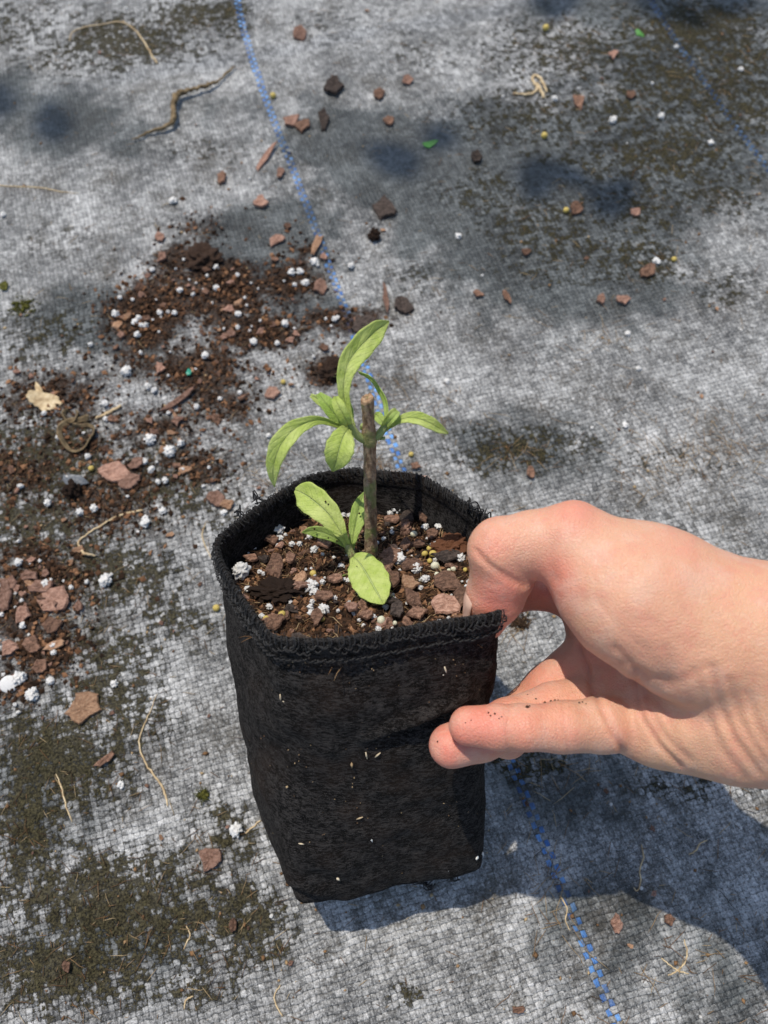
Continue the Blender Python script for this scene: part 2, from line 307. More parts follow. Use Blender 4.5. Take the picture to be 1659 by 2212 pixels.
# ------------------------------------------------------------------ small-part shapes
OCT = np.array([(1, 0, 0), (-1, 0, 0), (0, 1, 0), (0, -1, 0), (0, 0, 1), (0, 0, -1)], float)
OCTF = [(0, 2, 4), (2, 1, 4), (1, 3, 4), (3, 0, 4), (2, 0, 5), (1, 2, 5), (3, 1, 5), (0, 3, 5)]
def rotm(a): return np.array(Matrix.Rotation(a[0], 3, 'X') @ Matrix.Rotation(a[1], 3, 'Y') @ Matrix.Rotation(a[2], 3, 'Z'))
def crumbs(points, smin, smax, flat=.6):
    V, Fc, T = [], [], []
    for p in points:
        s = smin + (smax - smin) * rng.random() ** 2.5; sh = OCT * (s * np.array([1, .55 + .5 * rng.random(), flat * (.4 + .6 * rng.random())])) * (.7 + .6 * rng.random((6, 1)))
        v = sh @ rotm((rng.normal() * .4, rng.normal() * .4, rng.random() * 6.28)).T + p; n = len(V) * 6
        V.append(v); Fc += [tuple(i + n for i in f) for f in OCTF]; T += [rng.random() ** 1.6] * 6
    return np.vstack(V), Fc, T
def fibres(points, lmin, lmax, r, up=np.array([0, 0, 1.]), lift=.35):
    V, Fc, T = [], [], []; a0 = unit(np.cross(up, [.3, .9, .1])); b0 = np.cross(up, a0)
    for p in points:
        L = lmin + (lmax - lmin) * rng.random() ** 2; th = rng.random() * 6.28; d = a0 * math.cos(th) + b0 * math.sin(th); q = np.cross(up, d)
        c = (rng.random() - .5) * L; e = rng.random() * lift * L
        pts = [p, p + d * L * .33 + q * c * .35 + up * e * .6, p + d * L * .66 + q * c * .8 + up * e, p + d * L + q * c + up * e * .4]
        v, f = tube(pts, [r * .8, r, r, r * .4], 3); n = sum(map(len, V)) if False else len(T)
        V.append(v); Fc += [tuple(i + n for i in g) for g in f]; T += [rng.random()] * len(v)
    return np.vstack(V), Fc, T
def tone(o, T):
    a = o.data.attributes.new('tone', 'FLOAT', 'POINT'); a.data.foreach_set('value', np.array(T, np.float32)); return o
def chip_data(name, mat, w, h, th, seed, corners=8, bend=.12):
    """flat broken plate: irregular outline, crumbly edges, real thickness"""
    r = np.random.default_rng(seed); corners = max(5, corners - 2 + int(r.integers(0, 2))); sub = 6; k = corners * sub
    an = np.sort((np.arange(corners) + r.uniform(-.40, .40, corners)) / corners * 6.283); rad = r.uniform(.66, 1.12, corners); px, py = np.cos(an) * rad, np.sin(an) * rad
    ox, oy = [], []
    for i in range(corners):
        j = (i + 1) % corners; bow = r.normal() * .07; ex, ey = py[j] - py[i], px[i] - px[j]
        for q in range(sub):
            t = q / sub; g = bow * math.sin(math.pi * t) + r.normal() * .022; ox.append(px[i] + (px[j] - px[i]) * t + ex * g); oy.append(py[i] + (py[j] - py[i]) * t + ey * g)
    ox, oy = np.array(ox), np.array(oy); ox = ox / np.ptp(ox) * w; oy = oy / np.ptp(oy) * h; V, Fc = [], []
    def zz(x, y): return bend * (x * x + y * y) / max(w, h) * (1 if seed % 2 else -1) + .10 * th * math.sin(x / w * 9 + seed) 
    rings = [(.88, -.5), (1.0, -.22), (.985, .12), (.95, .16), (.93, .44), (.72, .50), (.45, .46), (.18, .5)]
    for s, zf in rings:
        for x, y in zip(ox, oy): V.append((x * s, y * s, zf * th + zz(x * s, y * s) + th * .16 * mnoise.noise(Vector((x * s / w * 4, y * s / h * 4, seed)))  + r.normal() * th * .05))
    for q in range(len(rings) - 1):
        for i in range(k): j = (i + 1) % k; Fc.append((q * k + i, q * k + j, (q + 1) * k + j, (q + 1) * k + i))
    Fc.append(tuple(range(k))[::-1]); Fc.append(tuple(range((len(rings) - 1) * k, len(rings) * k)))
    return meshdata(name, V, Fc, mat, False)
def lump_data(name, mat, seed, sub=3, rough=.28, freq=1.7, smooth=True, flat=1.0):
    bm = bmesh.new(); bmesh.ops.create_icosphere(bm, subdivisions=sub, radius=1.0)
    for v in bm.verts:
        n = mnoise.noise(v.co * freq + Vector((seed * 3.1, seed, 0))) + .55 * mnoise.noise(v.co * freq * 2.3 + Vector((seed, 9, seed))) + .25 * mnoise.noise(v.co * freq * 5 + Vector((0, seed, 3)))
        v.co *= 1 + rough * n; v.co.z *= flat
    me = bpy.data.meshes.new(name); bm.to_mesh(me); bm.free(); me.materials.append(mat)
    if smooth: me.polygons.foreach_set('use_smooth', [True] * len(me.polygons))
    return me
PERL = [lump_data('perlite_grain', M_perl, s, 4, .62, 1.5 + .3 * s) for s in range(6)]
PERL_BIG = [lump_data('perlite_lump', M_perl, s + 20, 4, .60, 1.9 + .3 * s) for s in range(4)]
PRILL = [lump_data('fertiliser_bead', M_prill, s + 40, 3, .05, 1.2) for s in range(3)]
CLOD = [lump_data('soil_clod', M_peat, s + 60, 5, .5, 2.8) for s in range(4)]
def inst(name, data, loc, size, up, spin, label, cat, group=None):
    o = link(bpy.data.objects.new(name, data)); z = unit(up); x = unit(R_ - z * (R_ @ z)); y = np.cross(z, x)
    B_ = np.array([x * math.cos(spin) + y * math.sin(spin), y * math.cos(spin) - x * math.sin(spin), z]).T
    mtx = Matrix(B_.tolist()).to_4x4(); mtx.translation = Vector(loc); sc = size if hasattr(size, '__len__') else (size,) * 3
    o.matrix_world = mtx @ Matrix.Diagonal((*sc, 1)); return tag(o, label, cat, group)

# ------------------------------------------------------------------ fabric pot
PW = unit(c_ := (-.0475 * R_ + .797 * U_ - .602 * F_)); PO = P(775, 1185, .275)
PX = unit(np.cross(np.cross(PW, R_), PW)); PB = np.cross(PW, PX)
def pot(x, y, d): return PO + PX * x + PB * y - PW * d
RIM = [(583,1378),(545,1330),(510,1280),(482,1235),(463,1195),(462,1170),(480,1150),(520,1120),(560,1090),(610,1058),(660,1030),(720,1015),(760,1012),(830,1018),(905,1024),(925,1035),(970,1062),(1010,1090),(1045,1112),(1062,1135),(1078,1180),(1089,1250),(1090,1322),(1030,1335),(960,1343),(880,1358),(800,1372),(720,1385),(650,1385),(600,1380)]
loc = np.array([((on_plane(u, v, PO, PW) - PO) @ PX, (on_plane(u, v, PO, PW) - PO) @ PB) for u, v in RIM])
def resample(l, n):
    l = np.vstack([l, l[:1]]); s = np.r_[0, np.cumsum(np.linalg.norm(np.diff(l, axis=0), axis=1))]; t = np.linspace(0, s[-1], n, endpoint=False)
    return np.c_[np.interp(t, s, l[:, 0]), np.interp(t, s, l[:, 1])]
NT = 216; rim = resample(loc, NT)
for _ in range(6): rim = (rim + .5 * np.roll(rim, 1, 0) + .5 * np.roll(rim, -1, 0)) / 2
rn = (rim - rim.min(0)) / np.ptp(rim, 0); rs_ = rn.copy()
for _ in range(260): rs_ = (rs_ + .5 * np.roll(rs_, 1, 0) + .5 * np.roll(rs_, -1, 0)) / 2
rs_ = (rs_ - rs_.min(0)) / np.ptp(rs_, 0)
PL = .146; KD = np.linspace(0, PL, 9)
KX0 = np.array([-52.7, -53.5, -54.2, -55.1, -55.9, -56.6, -57.1, -57.2, -57.0]) / 1e3
KX1 = np.array([49.7, 49.0, 48.5, 48.2, 47.7, 46.8, 46.2, 46.2, 47.0]) / 1e3
_LC = {}
def loop(d, inset=0.0):
    key = (round(d, 4), round(inset, 4))
    if key not in _LC: _LC[key] = _loop(*key)
    return _LC[key]
def _loop(d, inset=0.0):
    x0, x1_ = np.interp(d, KD, KX0), np.interp(d, KD, KX1); y0 = rim[:, 1].min() + (-.0515 - rim[:, 1].min()) * d / PL; y1 = rim[:, 1].max() + (.040 - rim[:, 1].max()) * d / PL
    bl = .75 * math.sin(math.pi * min(1, max(0, (d - .004) / (PL * .96)))) ** .8; sh = rn * (1 - bl) + rs_ * bl; sh = (sh - sh.min(0)) / np.ptp(sh, 0)
    l = np.c_[x0 + sh[:, 0] * (x1_ - x0), y0 + sh[:, 1] * (y1 - y0)]
    sm = min(1, max(0, (d / PL - .45) / .55)); sm = sm * sm * (3 - 2 * sm)
    k0 = int(np.argmin(rn[:, 0] * 1.25 + rn[:, 1])); kd = (np.arange(NT) - k0 + NT // 2) % NT - NT // 2
    l = l + sm * np.exp(-(kd / NT / .065) ** 2)[:, None] * (np.array([-.0352, -.0530]) - l[k0])[None]
    if inset:
        t = np.roll(l, -1, 0) - np.roll(l, 1, 0); n = np.c_[-t[:, 1], t[:, 0]]; n /= np.linalg.norm(n, axis=1)[:, None]
        c = l.mean(0); n *= np.sign(((c - l) * n).sum(1))[:, None]; l = l + n * inset
    return l
FOLDS = [(790, 1596, 1000, 1508, 12, .0036), (800, 1612, 1010, 1530, 14, -.0030), (618, 1903, 720, 1944, 9, .0018), (628, 1925, 735, 1958, 9, -.0012), (583, 1385, 600, 1600, 14, .0006), (1000, 1400, 1075, 1560, 16, -.0016), (1040, 1395, 1072, 1420, 9, -.0020), (640, 1880, 760, 1910, 14, -.0009), (900, 1640, 1040, 1590, 18, -.0012)]
def fold_disp(p, n):
    u, v, z = proj(p)
    if n @ (C_ - p) < 0: return 0.0
    d = 0.0
    for u0, v0, u1, v1, w, a in FOLDS:
        L2 = (u1 - u0) ** 2 + (v1 - v0) ** 2; t = ((u - u0) * (u1 - u0) + (v - v0) * (v1 - v0)) / L2; tc = min(1, max(0, t))
        dd = math.hypot(u - u0 - tc * (u1 - u0), v - v0 - tc * (v1 - v0)); d += a * math.exp(-(dd / w) ** 2) * math.sin(math.pi * (.12 + .76 * tc))
    return d
m = M('black_felt', .95, .12); co = m.co(); f1 = m.math('MULTIPLY_ADD', m.noise(co, 210, 4, .6), .30, m.math('MULTIPLY', m.noise(m.scale(co, (.55, 1, 1.7)), 800, 4, .75), .72)); f2 = m.noise(co, 2600, 2, .6); f3 = m.noise(co, 45, 3)
a = m.mix(m.step(f1, .45, .60), (.006, .0055, .0052), (.058, .053, .050)); a = m.mix(m.math('MULTIPLY', m.step(f2, .58, .72), .6), a, (.17, .16, .155))
a = m.mix(m.math('MULTIPLY', m.step(m.noise(co, 1300, 3, .6, .5), .66, .76), .35), a, (.20, .13, .08))
br_ = m.math('MULTIPLY', m.step(f3, .45, .75), .30); a = m.mix(br_, a, (.060, .036, .024)); m.color(a)
m.b.inputs['Sheen Weight'].default_value = .0; m.b.inputs['Sheen Roughness'].default_value = .5
m.bump(m.math('MULTIPLY_ADD', f1, 1.6, m.math('MULTIPLY', f2, .7)), .0016, 1.0); M_felt = m.m
m = M('black_thread', .6, .3); m.color((.010, .0095, .0095)); m.b.inputs['Sheen Weight'].default_value = .12; M_thread = m.m

pot_e = empty('fabric_pot', pot(0, 0, PL)); tag(pot_e, 'black felt grow bag of potting soil tilted back and gripped by the hand', 'grow bag')
ds = np.linspace(0, PL, 84); V = []
for i, d in enumerate(ds):
    l = loop(d); t = np.roll(l, -1, 0) - np.roll(l, 1, 0)
    for k in range(NT):
        n2 = unit([t[k, 1], -t[k, 0]]);  n2 = n2 if n2 @ (l[k] - l.mean(0)) > 0 else -n2
        n3 = PX * n2[0] + PB * n2[1]; p = pot(l[k, 0], l[k, 1], d); fade = min(1, d / .012) 
        dis = fade * (.0019 * nz(p, 34) + .0009 * nz(p, 95, 4) + .0003 * nz(p, 240, 9)) + fade * fold_disp(p, n3)
        if d > PL - .012: dis -= .0010 * ((d - PL + .012) / .012) ** 2
        if d < .006: dis += .0003
        V.append(p + n3 * dis)
Fc = []
for i in range(len(ds) - 1):
    for k in range(NT): k2 = (k + 1) % NT; Fc.append((i * NT + k, (i + 1) * NT + k, (i + 1) * NT + k2, i * NT + k2))
nb = len(V); V.append(pot(*(loop(PL).mean(0)), PL - .001))
for k in range(NT): Fc.append(((len(ds) - 1) * NT + k, nb, (len(ds) - 1) * NT + (k + 1) % NT))
body_outer = len(V)
# rounded lip and inner wall
inner = [(-.0004, .0002), (-.0006, .0006), (-.0003, .0010), (.003, .0012), (.006, .0013), (.0064, .0010), (.010, .0010), (.014, .0011), (.020, .0012), (.030, .0014)]
for d, ins in inner:
    l = loop(max(d, 0), ins)
    for k in range(NT):
        p = pot(l[k, 0], l[k, 1], d); V.append(p + unit(pot(0, 0, d) - p) * .0008 * nz(p, 60, 8) * min(1, max(0, d) / .01))
for k in range(NT): k2 = (k + 1) % NT; Fc.append((k, k2, body_outer + k2, body_outer + k))
for i in range(len(inner) - 1):
    for k in range(NT): k2 = (k + 1) % NT; b0 = body_outer + i * NT; Fc.append((b0 + k, b0 + k2, b0 + NT + k2, b0 + NT + k))
body = mobj('bag_wall', V, Fc, M_felt, pot_e)
# overlocked hem: loops of thread wrapped over the lip, and a chain-stitch row below it
def rim_frame(s, d=0.0, ins=0.0):
    l = loop(max(d, 0), ins); i = int(s * NT) % NT; f = s * NT - int(s * NT); q = l[i] * (1 - f) + l[(i + 1) % NT] * f
    t2 = unit(l[(i + 2) % NT] - l[i - 1]); n2 = np.array([t2[1], -t2[0]]); n2 = n2 if n2 @ (q - l.mean(0)) > 0 else -n2
    return pot(q[0], q[1], d), PX * t2[0] + PB * t2[1], PX * n2[0] + PB * n2[1]
parts = []; NS = 190
for j in range(NS):
    s = j / NS + .0016 * rng.normal(); p, t, n = rim_frame(s % 1); h = .0030 + .0009 * rng.normal()
    j1 = rng.normal() * .0007; pts = [p + n * .0007 - PW * h + t * (.0009 + j1), p + n * .0010 - PW * h * .45, p + n * .0004 + PW * (.0004 + .0003 * rng.random()), p - n * .0007 + PW * .0005 + t * .0006, p - n * .0016 - PW * .0010 + t * .0012, p - n * .0017 - PW * h + t * (.0018 - j1)]
    parts.append(tube(spline(pts, 9), .00016 + .00016 * rng.random(), 5, .5))
    p2, _, n2 = rim_frame((s + .5 / NS) % 1)
    parts.append(tube(spline([p + n * .0010 - PW * h + t * .0009, p + n * .0017 - PW * (h + .0004) + t * .002, p2 + n2 * .0010 - PW * (h - .0003) + t * .0025], 6), .00026, 5, .4))
mobj('hem_stitching', *merge(parts), M_thread, pot_e)
parts = []; NS = 170
for j in range(NS):
    p, t, n = rim_frame((j / NS + .0008 * rng.normal()) % 1, .0082 + .0003 * rng.normal()); q = .0012
    parts.append(tube(spline([p - t * q + n * .0002, p - t * q * .3 + n * .0009 + PW * .0003, p + t * q * .5 + n * .0009 - PW * .0002, p + t * q * 1.3 + n * .0002], 6), .00028, 5, .4))
mobj('stitch_row', *merge(parts), M_thread, pot_e)
# fluff standing off the hem and walls
pts, V2, F2 = [], [], []
def hair(p, d, L, r):
    d = unit(d); c = unit(np.cross(d, rng.normal(size=3))); a = p + d * L * .5 + c * L * .15 * rng.normal(); b = p + d * L + c * L * .4 * rng.normal()
    return tube([p, a, b], [r, r * .9, r * .4], 3, 0, False)
parts = []
for j in range(6000):
    d = rng.random() ** 2 * .007 - .0012 if j < 3600 else rng.random() * PL; p, t, n = rim_frame(rng.random(), d)
    side = 1 if d > .0005 and (j >= 3600 or rng.random() < .6) else rng.choice([-1, 1])
    base_ = p + n * (.0005 if side > 0 else -.0011) ; dirn = n * side * (.5 + rng.random()) + PW * (rng.random() * 1.3 - .2) + t * rng.normal() * .8
    hu_, hv_, _ = proj(p)
    if 975 < hu_ < 1115 and 1250 < hv_ < 1345 and side < 0: continue
    parts.append(hair(base_ if j < 3600 else p + n * .0006, dirn, .0006 + .0014 * rng.random() ** 2, .00005))
mobj('fuzz', *merge(parts), M_thread, pot_e)['kind'] = 'stuff'
# frayed threads at the right back of the hem and under the bottom edge
for (u, v, z, du, dv, n_) in [(1050, 1118, .287, -22, -20, 4), (1020, 1096, .290, -10, -10, 2), (900, 1906, .338, 30, 8, 6), (960, 1885, .335, 25, 12, 5), (560, 1086, .30, -8, -10, 4), (520, 1112, .296, -8, -8, 3), (1058, 1128, .284, -8, -16, 3)]:
    parts = []
    for j in range(n_):
        p0 = P(u + rng.normal() * 8, v + rng.normal() * 4, z); parts.append(tube(spline([p0] + [P(u + du * t + rng.normal() * 5, v + dv * t + rng.normal() * 6, z - .002 * t + rng.normal() * .001) for t in (.35, .7, 1.0, 1.1)], 12), .00028, 4, .2))
    mobj('frayed_thread', *merge(parts), M_thread, pot_e)
# pale dry specks caught in the felt
m = M('lint', .8, .2); a_ = m.attr('tone').outputs['Fac']; m.color(m.ramp(a_, [(0, (.16, .09, .05)), (.5, (.38, .28, .16)), (.85, (.6, .52, .38)), (1, (.8, .78, .7))])); M_lint = m.m
def wall_pt(u, v):                                             # the point of the front wall seen at (u, v)
    best = None
    for dep in np.linspace(.21, .36, 150):
        p = P(u, v, dep); q = p - PO; d = -(q @ PW)
        if d < .002 or d > PL: continue
        l = loop(d); x, y = q @ PX, q @ PB; i = np.argmin((l[:, 0] - x) ** 2 + (l[:, 1] - y) ** 2); c = l.mean(0)
        if np.hypot(x - c[0], y - c[1]) <= np.hypot(*(l[i] - c)): best = p; break
    return best
V2, F2, T2 = [], [], []
specks = [(rng.uniform(520, 1050), rng.uniform(1420, 1900), rng.uniform(.0002, .0005), None) for _ in range(170)]
specks += [(801, 1810, .0017, 1), (826, 1845, .0010, .6), (730, 1898, .0012, .85), (1031, 1852, .0016, 1), (1042, 1843, .0015, 1), (968, 1877, .0011, 1), (760, 1652, .0011, .35), (866, 1628, .0009, .95), (958, 1455, .0013, .9), (700, 1860, .0009, .5), (620, 1700, .0008, .5)]
for u, v, s, tn in specks:
    p = wall_pt(u, v)
    if p is None: continue
    ax = np.array([1, .4 + .6 * rng.random(), .5]); v_ = (OCT * s * ax * (.8 + .4 * rng.random((6, 1)))) @ rotm(rng.random(3) * 6.28).T + p + unit(C_ - p) * .0004
    n0 = len(T2); V2.append(v_); F2 += [tuple(i + n0 for i in f) for f in OCTF]; T2 += [tn if tn is not None else rng.random() * .55] * 6
for (u, v, du, dv) in [(960, 1440, 6, 18), (605, 1500, 2, 16), (608, 1512, 10, 6), (810, 1636, 12, -10), (790, 1625, 3, 14), (960, 1842, 26, -22), (585, 1700, 22, 26), (770, 1770, 14, -5), (890, 1775, 10, -7), (900, 1865, 12, -3), (645, 1822, 12, 2)]:
    a, b = wall_pt(u, v), wall_pt(u + du, v + dv)
    if a is None or b is None: continue
    o3 = unit(C_ - a) * .0006; v_, f_ = tube([a + o3, (a + b) / 2 + o3 * 1.8, b + o3], [.00022, .00035, .0002], 5); n0 = len(T2); V2.append(v_); F2 += [tuple(i + n0 for i in f) for f in f_]; T2 += [.55 + .3 * rng.random()] * len(v_)
tone(mobj('lint_specks', np.vstack(V2), F2, M_lint, pot_e), T2)['kind'] = 'stuff'

# ------------------------------------------------------------------ soil in the pot
SD = .0162; SO = pot(0, 0, SD); SN = unit(PW + PB * .075)
def soil(u, v, lift=0.0): return on_plane(u, v, SO, SN) + PW * lift
V, Fc = [], []; NR = 46
l = loop(SD, .0020)
cen = l.mean(0)
def soil_h(x, y): return .0016 * mnoise.noise(Vector((x * 120, y * 120, 2))) + .0012 * mnoise.noise(Vector((x * 330, y * 330, 7))) + .0005 * mnoise.noise(Vector((x * 900, y * 900, 1)))
for i in range(NR + 1):
    for k in range(NT):
        q = cen + (l[k] - cen) * max(i, .02) / NR; V.append(SO + PX * q[0] + PB * (q[1]) - SN * 0 + PW * (soil_h(*q) - .075 * q[1] - .0008))
for i in range(NR):
    for k in range(NT): k2 = (k + 1) % NT; Fc.append((i * NT + k, i * NT + k2, (i + 1) * NT + k2, (i + 1) * NT + k))
soil_o = mobj('potting_soil', V, Fc, M_soil, center=True); tag(soil_o, 'dark brown potting soil filling the black grow bag', 'soil', kind='stuff')
def soil_rand():
    while True:
        q = cen + (l[rng.integers(NT)] - cen) * math.sqrt(rng.random()) * .985
        return SO + PX * q[0] + PB * q[1] + PW * (soil_h(*q) - .075 * q[1] - .0004)
V, Fc, T = crumbs([soil_rand() for _ in range(6500)], .0003, .0018)
cr = tone(mobj('soil_crumbs', V, Fc, M_crumb, smooth=False), T); tag(cr, 'brown bark crumbs strewn over the soil in the grow bag', 'soil crumbs', kind='stuff')
V, Fc, T = fibres([soil_rand() for _ in range(1500)], .002, .008, .00016, PW, .25)
fb = tone(mobj('soil_fibres', V, Fc, M_fibre), T); tag(fb, 'thin brown peat fibres tangled in the soil of the grow bag', 'soil fibres', kind='stuff')

Z2 = lambda X, Y: (431.3 + .42 * X, 982 + .42 * Y)
UPX = .28 / F_PX * .42
MB = {'d': M_bark_dark, 'b': M_bark, 't': M_bark_tan, 'k': M_bark_black}
POT_CHIPS = [  # X, Y, width, height, turn, kind, tilt, label
 (385,582,58,76,-8,'d',.25,'largest flat brown bark plate lying in the soil left of the seedling'),
 (272,560,50,26,8,'d',.3,'thin dark bark sliver beside the largest plate, near the left soil edge'),
 (518,662,42,46,20,'t',.35,'orange brown bark flake in the soil below the small drooping leaf'),
 (640,750,56,30,0,'d',.2,'dark brown bark chip in front soil, right of the white perlite cluster'),
 (388,882,62,38,-15,'d',.3,'brown bark wedge against the front left corner of the bag hem'),
 (604,868,36,50,10,'d',.35,'upright brown bark chip at the front hem beside a yellow bead'),
 (985,542,66,70,20,'d',.15,'broad grey brown bark plate right behind the big front leaf'),
 (1080,690,54,46,0,'t',.2,'tan stone-like bark chip right of the big front leaf'),
 (1266,676,80,66,-5,'d',.12,'cracked brown bark plate in the soil near the thumb'),
 (1105,770,48,62,-25,'d',.25,'jagged brown bark chip below the tan chip'),
 (1266,792,86,60,5,'b',.2,'reddish brown bark plate beside the thumb nail'),
 (1345,752,50,66,15,'d',.3,'dark bark chip half hidden by the thumb nail'),
 (1120,842,66,38,0,'d',.2,'dark bark chip at the front hem below the jagged chip'),
 (990,662,56,70,10,'d',.2,'dusky bark chip at the right edge of the big front leaf'),
 (1070,335,52,48,25,'k',.3,'black bark chip by the back wall of the bag'),
 (1148,342,32,40,0,'d',.3,'small rounded bark piece beside the black chip at the back wall'),
 (985,350,54,32,-10,'d',.2,'flat brown bark chip just right of the woody stem'),
 (1196,432,44,36,35,'d',.3,'brown bark flake at the back right of the soil'),
 (1058,390,36,44,0,'d',.2,'rounded bark chip between the stem and a half buried bead'),
 (1132,480,46,26,-20,'d',.25,'small bark splinter above the cluster of yellow beads'),
 (930,775,110,18,2,'k',.02,'long black bark strip shaded by the big front leaf'),
 (640,470,56,44,15,'d',.25,'dark bark chip under the lower left seedling leaf'),
 (780,806,46,26,35,'b',.2,'slim red brown bark splinter in the front soil'),
 (1012,822,40,46,0,'k',.25,'dark squarish bark chip at the front hem centre'),
 (372,455,50,34,-10,'d',.2,'shaded bark chip at the back left of the soil'),
 (1270,545,110,36,-14,'k',.35,'dark wood splinter running from the bead cluster towards the thumb'),
 (520,700,60,26,0,'b',.2,'reddish bark sliver under the orange flake'),
 (470,560,36,30,30,'d',.25,'small dark bark piece right of the largest plate'),
 (1060,480,34,50,10,'d',.2,'narrow bark flake left of the bead cluster'),
 (840,560,40,26,0,'k',.2,'black bark chip behind the big front leaf'),
 (700,660,50,28,10,'d',.2,'brown bark chip under the tiny drooping leaf'),
 (860,850,44,26,-10,'d',.2,'brown bark chip at the front hem below the big leaf tip'),
 (940,600,70,50,25,'d',.2,'brown bark plate under the right edge of the big leaf'),
 (1090,590,70,40,5,'d',.15,'dark flat bark plate behind the tan chip'),
]
for k, (X, Y, w, h, a, kind, ti, lab) in enumerate(POT_CHIPS):
    u, v = Z2(X, Y); W_, H_ = w * UPX * 1.75, h * UPX * 1.6 / .68
    d = chip_data('bark_chip', MB[kind], W_, H_, .0014, 100 + k, 7 + k % 3, .10)
    up = unit(SN + PX * rng.normal() * ti * .5 - PB * (ti * .45))
    inst('bark_chip', d, soil(u, v, .0020 + .0009 * rng.random()), 1, up, math.radians(-a), lab, 'bark chip', 'bark chips in the grow bag')
# small nameless chips between them
small_chip = [chip_data('bark_bit', MB['dddkbt'[k]], .0055, .0036, .0014, 300 + k, 6, .1) for k in range(6)]
for k in range(110):
    p = soil_rand(); inst('bark_bit', small_chip[k % 6], p + PW * .0008, .5 + .9 * rng.random() ** 1.5, unit(SN + rng.normal(size=3) * .35), rng.random() * 6.28, 'small brown bark bit mixed into the soil inside the grow bag', 'bark bit', 'small bark bits in the grow bag')
POT_PERL = [(405,402,34,1,'cluster of white perlite at the back left of the soil'),(215,622,44,1,'largest white perlite lump near the left wall of the bag'),(412,440,18,0,'round perlite grain just below the back left cluster'),
 (475,470,16,0,'oval perlite grain between the back left cluster and the seedling'),(590,500,20,0,'perlite grain left of the seedling base'),(242,508,17,0,'perlite grain of the pair above the largest lump, left one'),(274,486,17,0,'perlite grain of the pair above the largest lump, right one'),
 (575,690,30,1,'tall white perlite clump right of the orange bark flake'),(592,715,20,0,'perlite grain at the foot of the tall white clump'),(640,812,28,1,'rough perlite lump at the centre of the front soil'),(360,790,15,0,'perlite grain above the front left corner of the soil'),
 (250,700,17,0,'perlite grain below the largest lump by the left wall'),(578,824,17,0,'perlite grain left of the rough front lump'),(320,840,14,0,'perlite grain beside a yellow bead in the front left corner'),(1012,290,34,1,'big perlite lump by the back wall right of the stem'),
 (980,310,15,0,'round perlite grain under the big back wall lump'),(932,262,15,0,'perlite flake at the back wall touching the stem'),(1160,382,19,0,'white perlite grain near the back right wall'),(1231,380,19,0,'perlite grain against the back right wall'),
 (1030,552,30,1,'double white perlite lump right of the stem base'),(1026,506,16,0,'perlite grain on top of the double lump'),(1206,480,21,0,'perlite grain on top of the bead cluster'),(1342,540,23,0,'perlite grain beside the thumb'),
 (1160,650,20,0,'smooth round perlite grain above the tan chip'),(1112,602,26,1,'wide perlite lump between the double lump and the bead cluster'),(1136,690,12,0,'small perlite grain right of the tan chip'),(1130,800,14,0,'perlite grain below the jagged bark chip'),
 (1374,688,13,0,'perlite grain touching the thumb nail'),(730,580,14,0,'perlite grain right of the seedling base'),(691,536,10,0,'tiny perlite grain left of the seedling stem'),(945,440,12,0,'perlite grain right of the stem foot'),(990,406,13,0,'small double perlite grain right of the stem'),
 (768,655,14,0,'perlite grain at the left edge of the big front leaf'),(696,745,12,0,'perlite grain in the front soil above the slim splinter'),(465,802,10,0,'tiny perlite pair left of the front soil centre'),(1266,446,14,0,'white perlite flake on the red fibre mass'),(1302,435,13,0,'perlite flake nearest the thumb knuckle'),
 (738,318,15,0,'perlite grain behind the upper left leaf'),(770,318,12,0,'perlite grain behind the narrow leaf'),(566,430,13,0,'perlite grain under the tip of the lower left leaf')]
for k, (X, Y, r, big, lab) in enumerate(POT_PERL):
    u, v = Z2(X, Y); s = r * UPX * 1.05
    inst('perlite_lump' if big else 'perlite_grain', (PERL_BIG if big else PERL)[k % (4 if big else 6)], soil(u, v, s * .75), (s, s * (.75 + .3 * rng.random()), s * .85), SN, rng.random() * 6.28, lab, 'perlite', 'perlite in the grow bag')
for k in range(92):
    p = soil_rand(); inst('perlite_grain', PERL[k % 6], p + PW * .0006, .0004 + .0007 * rng.random() ** 2, SN, rng.random() * 6, 'tiny white perlite crumb sprinkled on the soil of the grow bag', 'perlite', 'tiny perlite crumbs in the grow bag')
POT_BEAD = [(1158,520,19,'yellow fertiliser bead at the left of the bead cluster'),(1200,522,23,'largest yellow fertiliser bead in the cluster'),(1180,492,17,'topmost yellow fertiliser bead of the cluster'),(1184,556,17,'yellow fertiliser bead under the largest one'),(1130,560,14,'yellow fertiliser bead left below the cluster'),
 (1211,586,26,'pale white green fertiliser bead below the cluster'),(1222,628,18,'yellow fertiliser bead below the pale bead'),(1282,600,11,'small yellow fertiliser bead right of the pale bead'),(1305,597,16,'yellow fertiliser bead between the pale bead and the thumb'),(1366,600,14,'yellow fertiliser bead touching the thumb'),
 (585,622,20,'yellow fertiliser bead left of the big front leaf'),(425,833,21,'yellow fertiliser bead shaped like a cashew at the front left'),(343,850,16,'yellow fertiliser bead in the front left corner'),(630,855,16,'yellow fertiliser bead leaning on the upright front chip'),(935,865,24,'grey green fertiliser bead at the front hem'),
 (1102,420,22,'half buried pale green bead at the back right'),(440,662,12,'small olive bead below the largest bark plate'),(1005,874,13,'small pale bead at the front hem centre')]
M_prill_pale = bpy.data.materials['prill'].copy(); M_prill_pale.name = 'prill_pale'
for nd in M_prill_pale.node_tree.nodes:
    if nd.type == 'VALTORGB':
        for e, c in zip(nd.color_ramp.elements, [(.38, .36, .2, 1), (.66, .64, .48, 1), (.78, .77, .66, 1)]): e.color = c
PRILL_P = lump_data('fertiliser_bead', M_prill_pale, 45, 3, .07, 1.4)
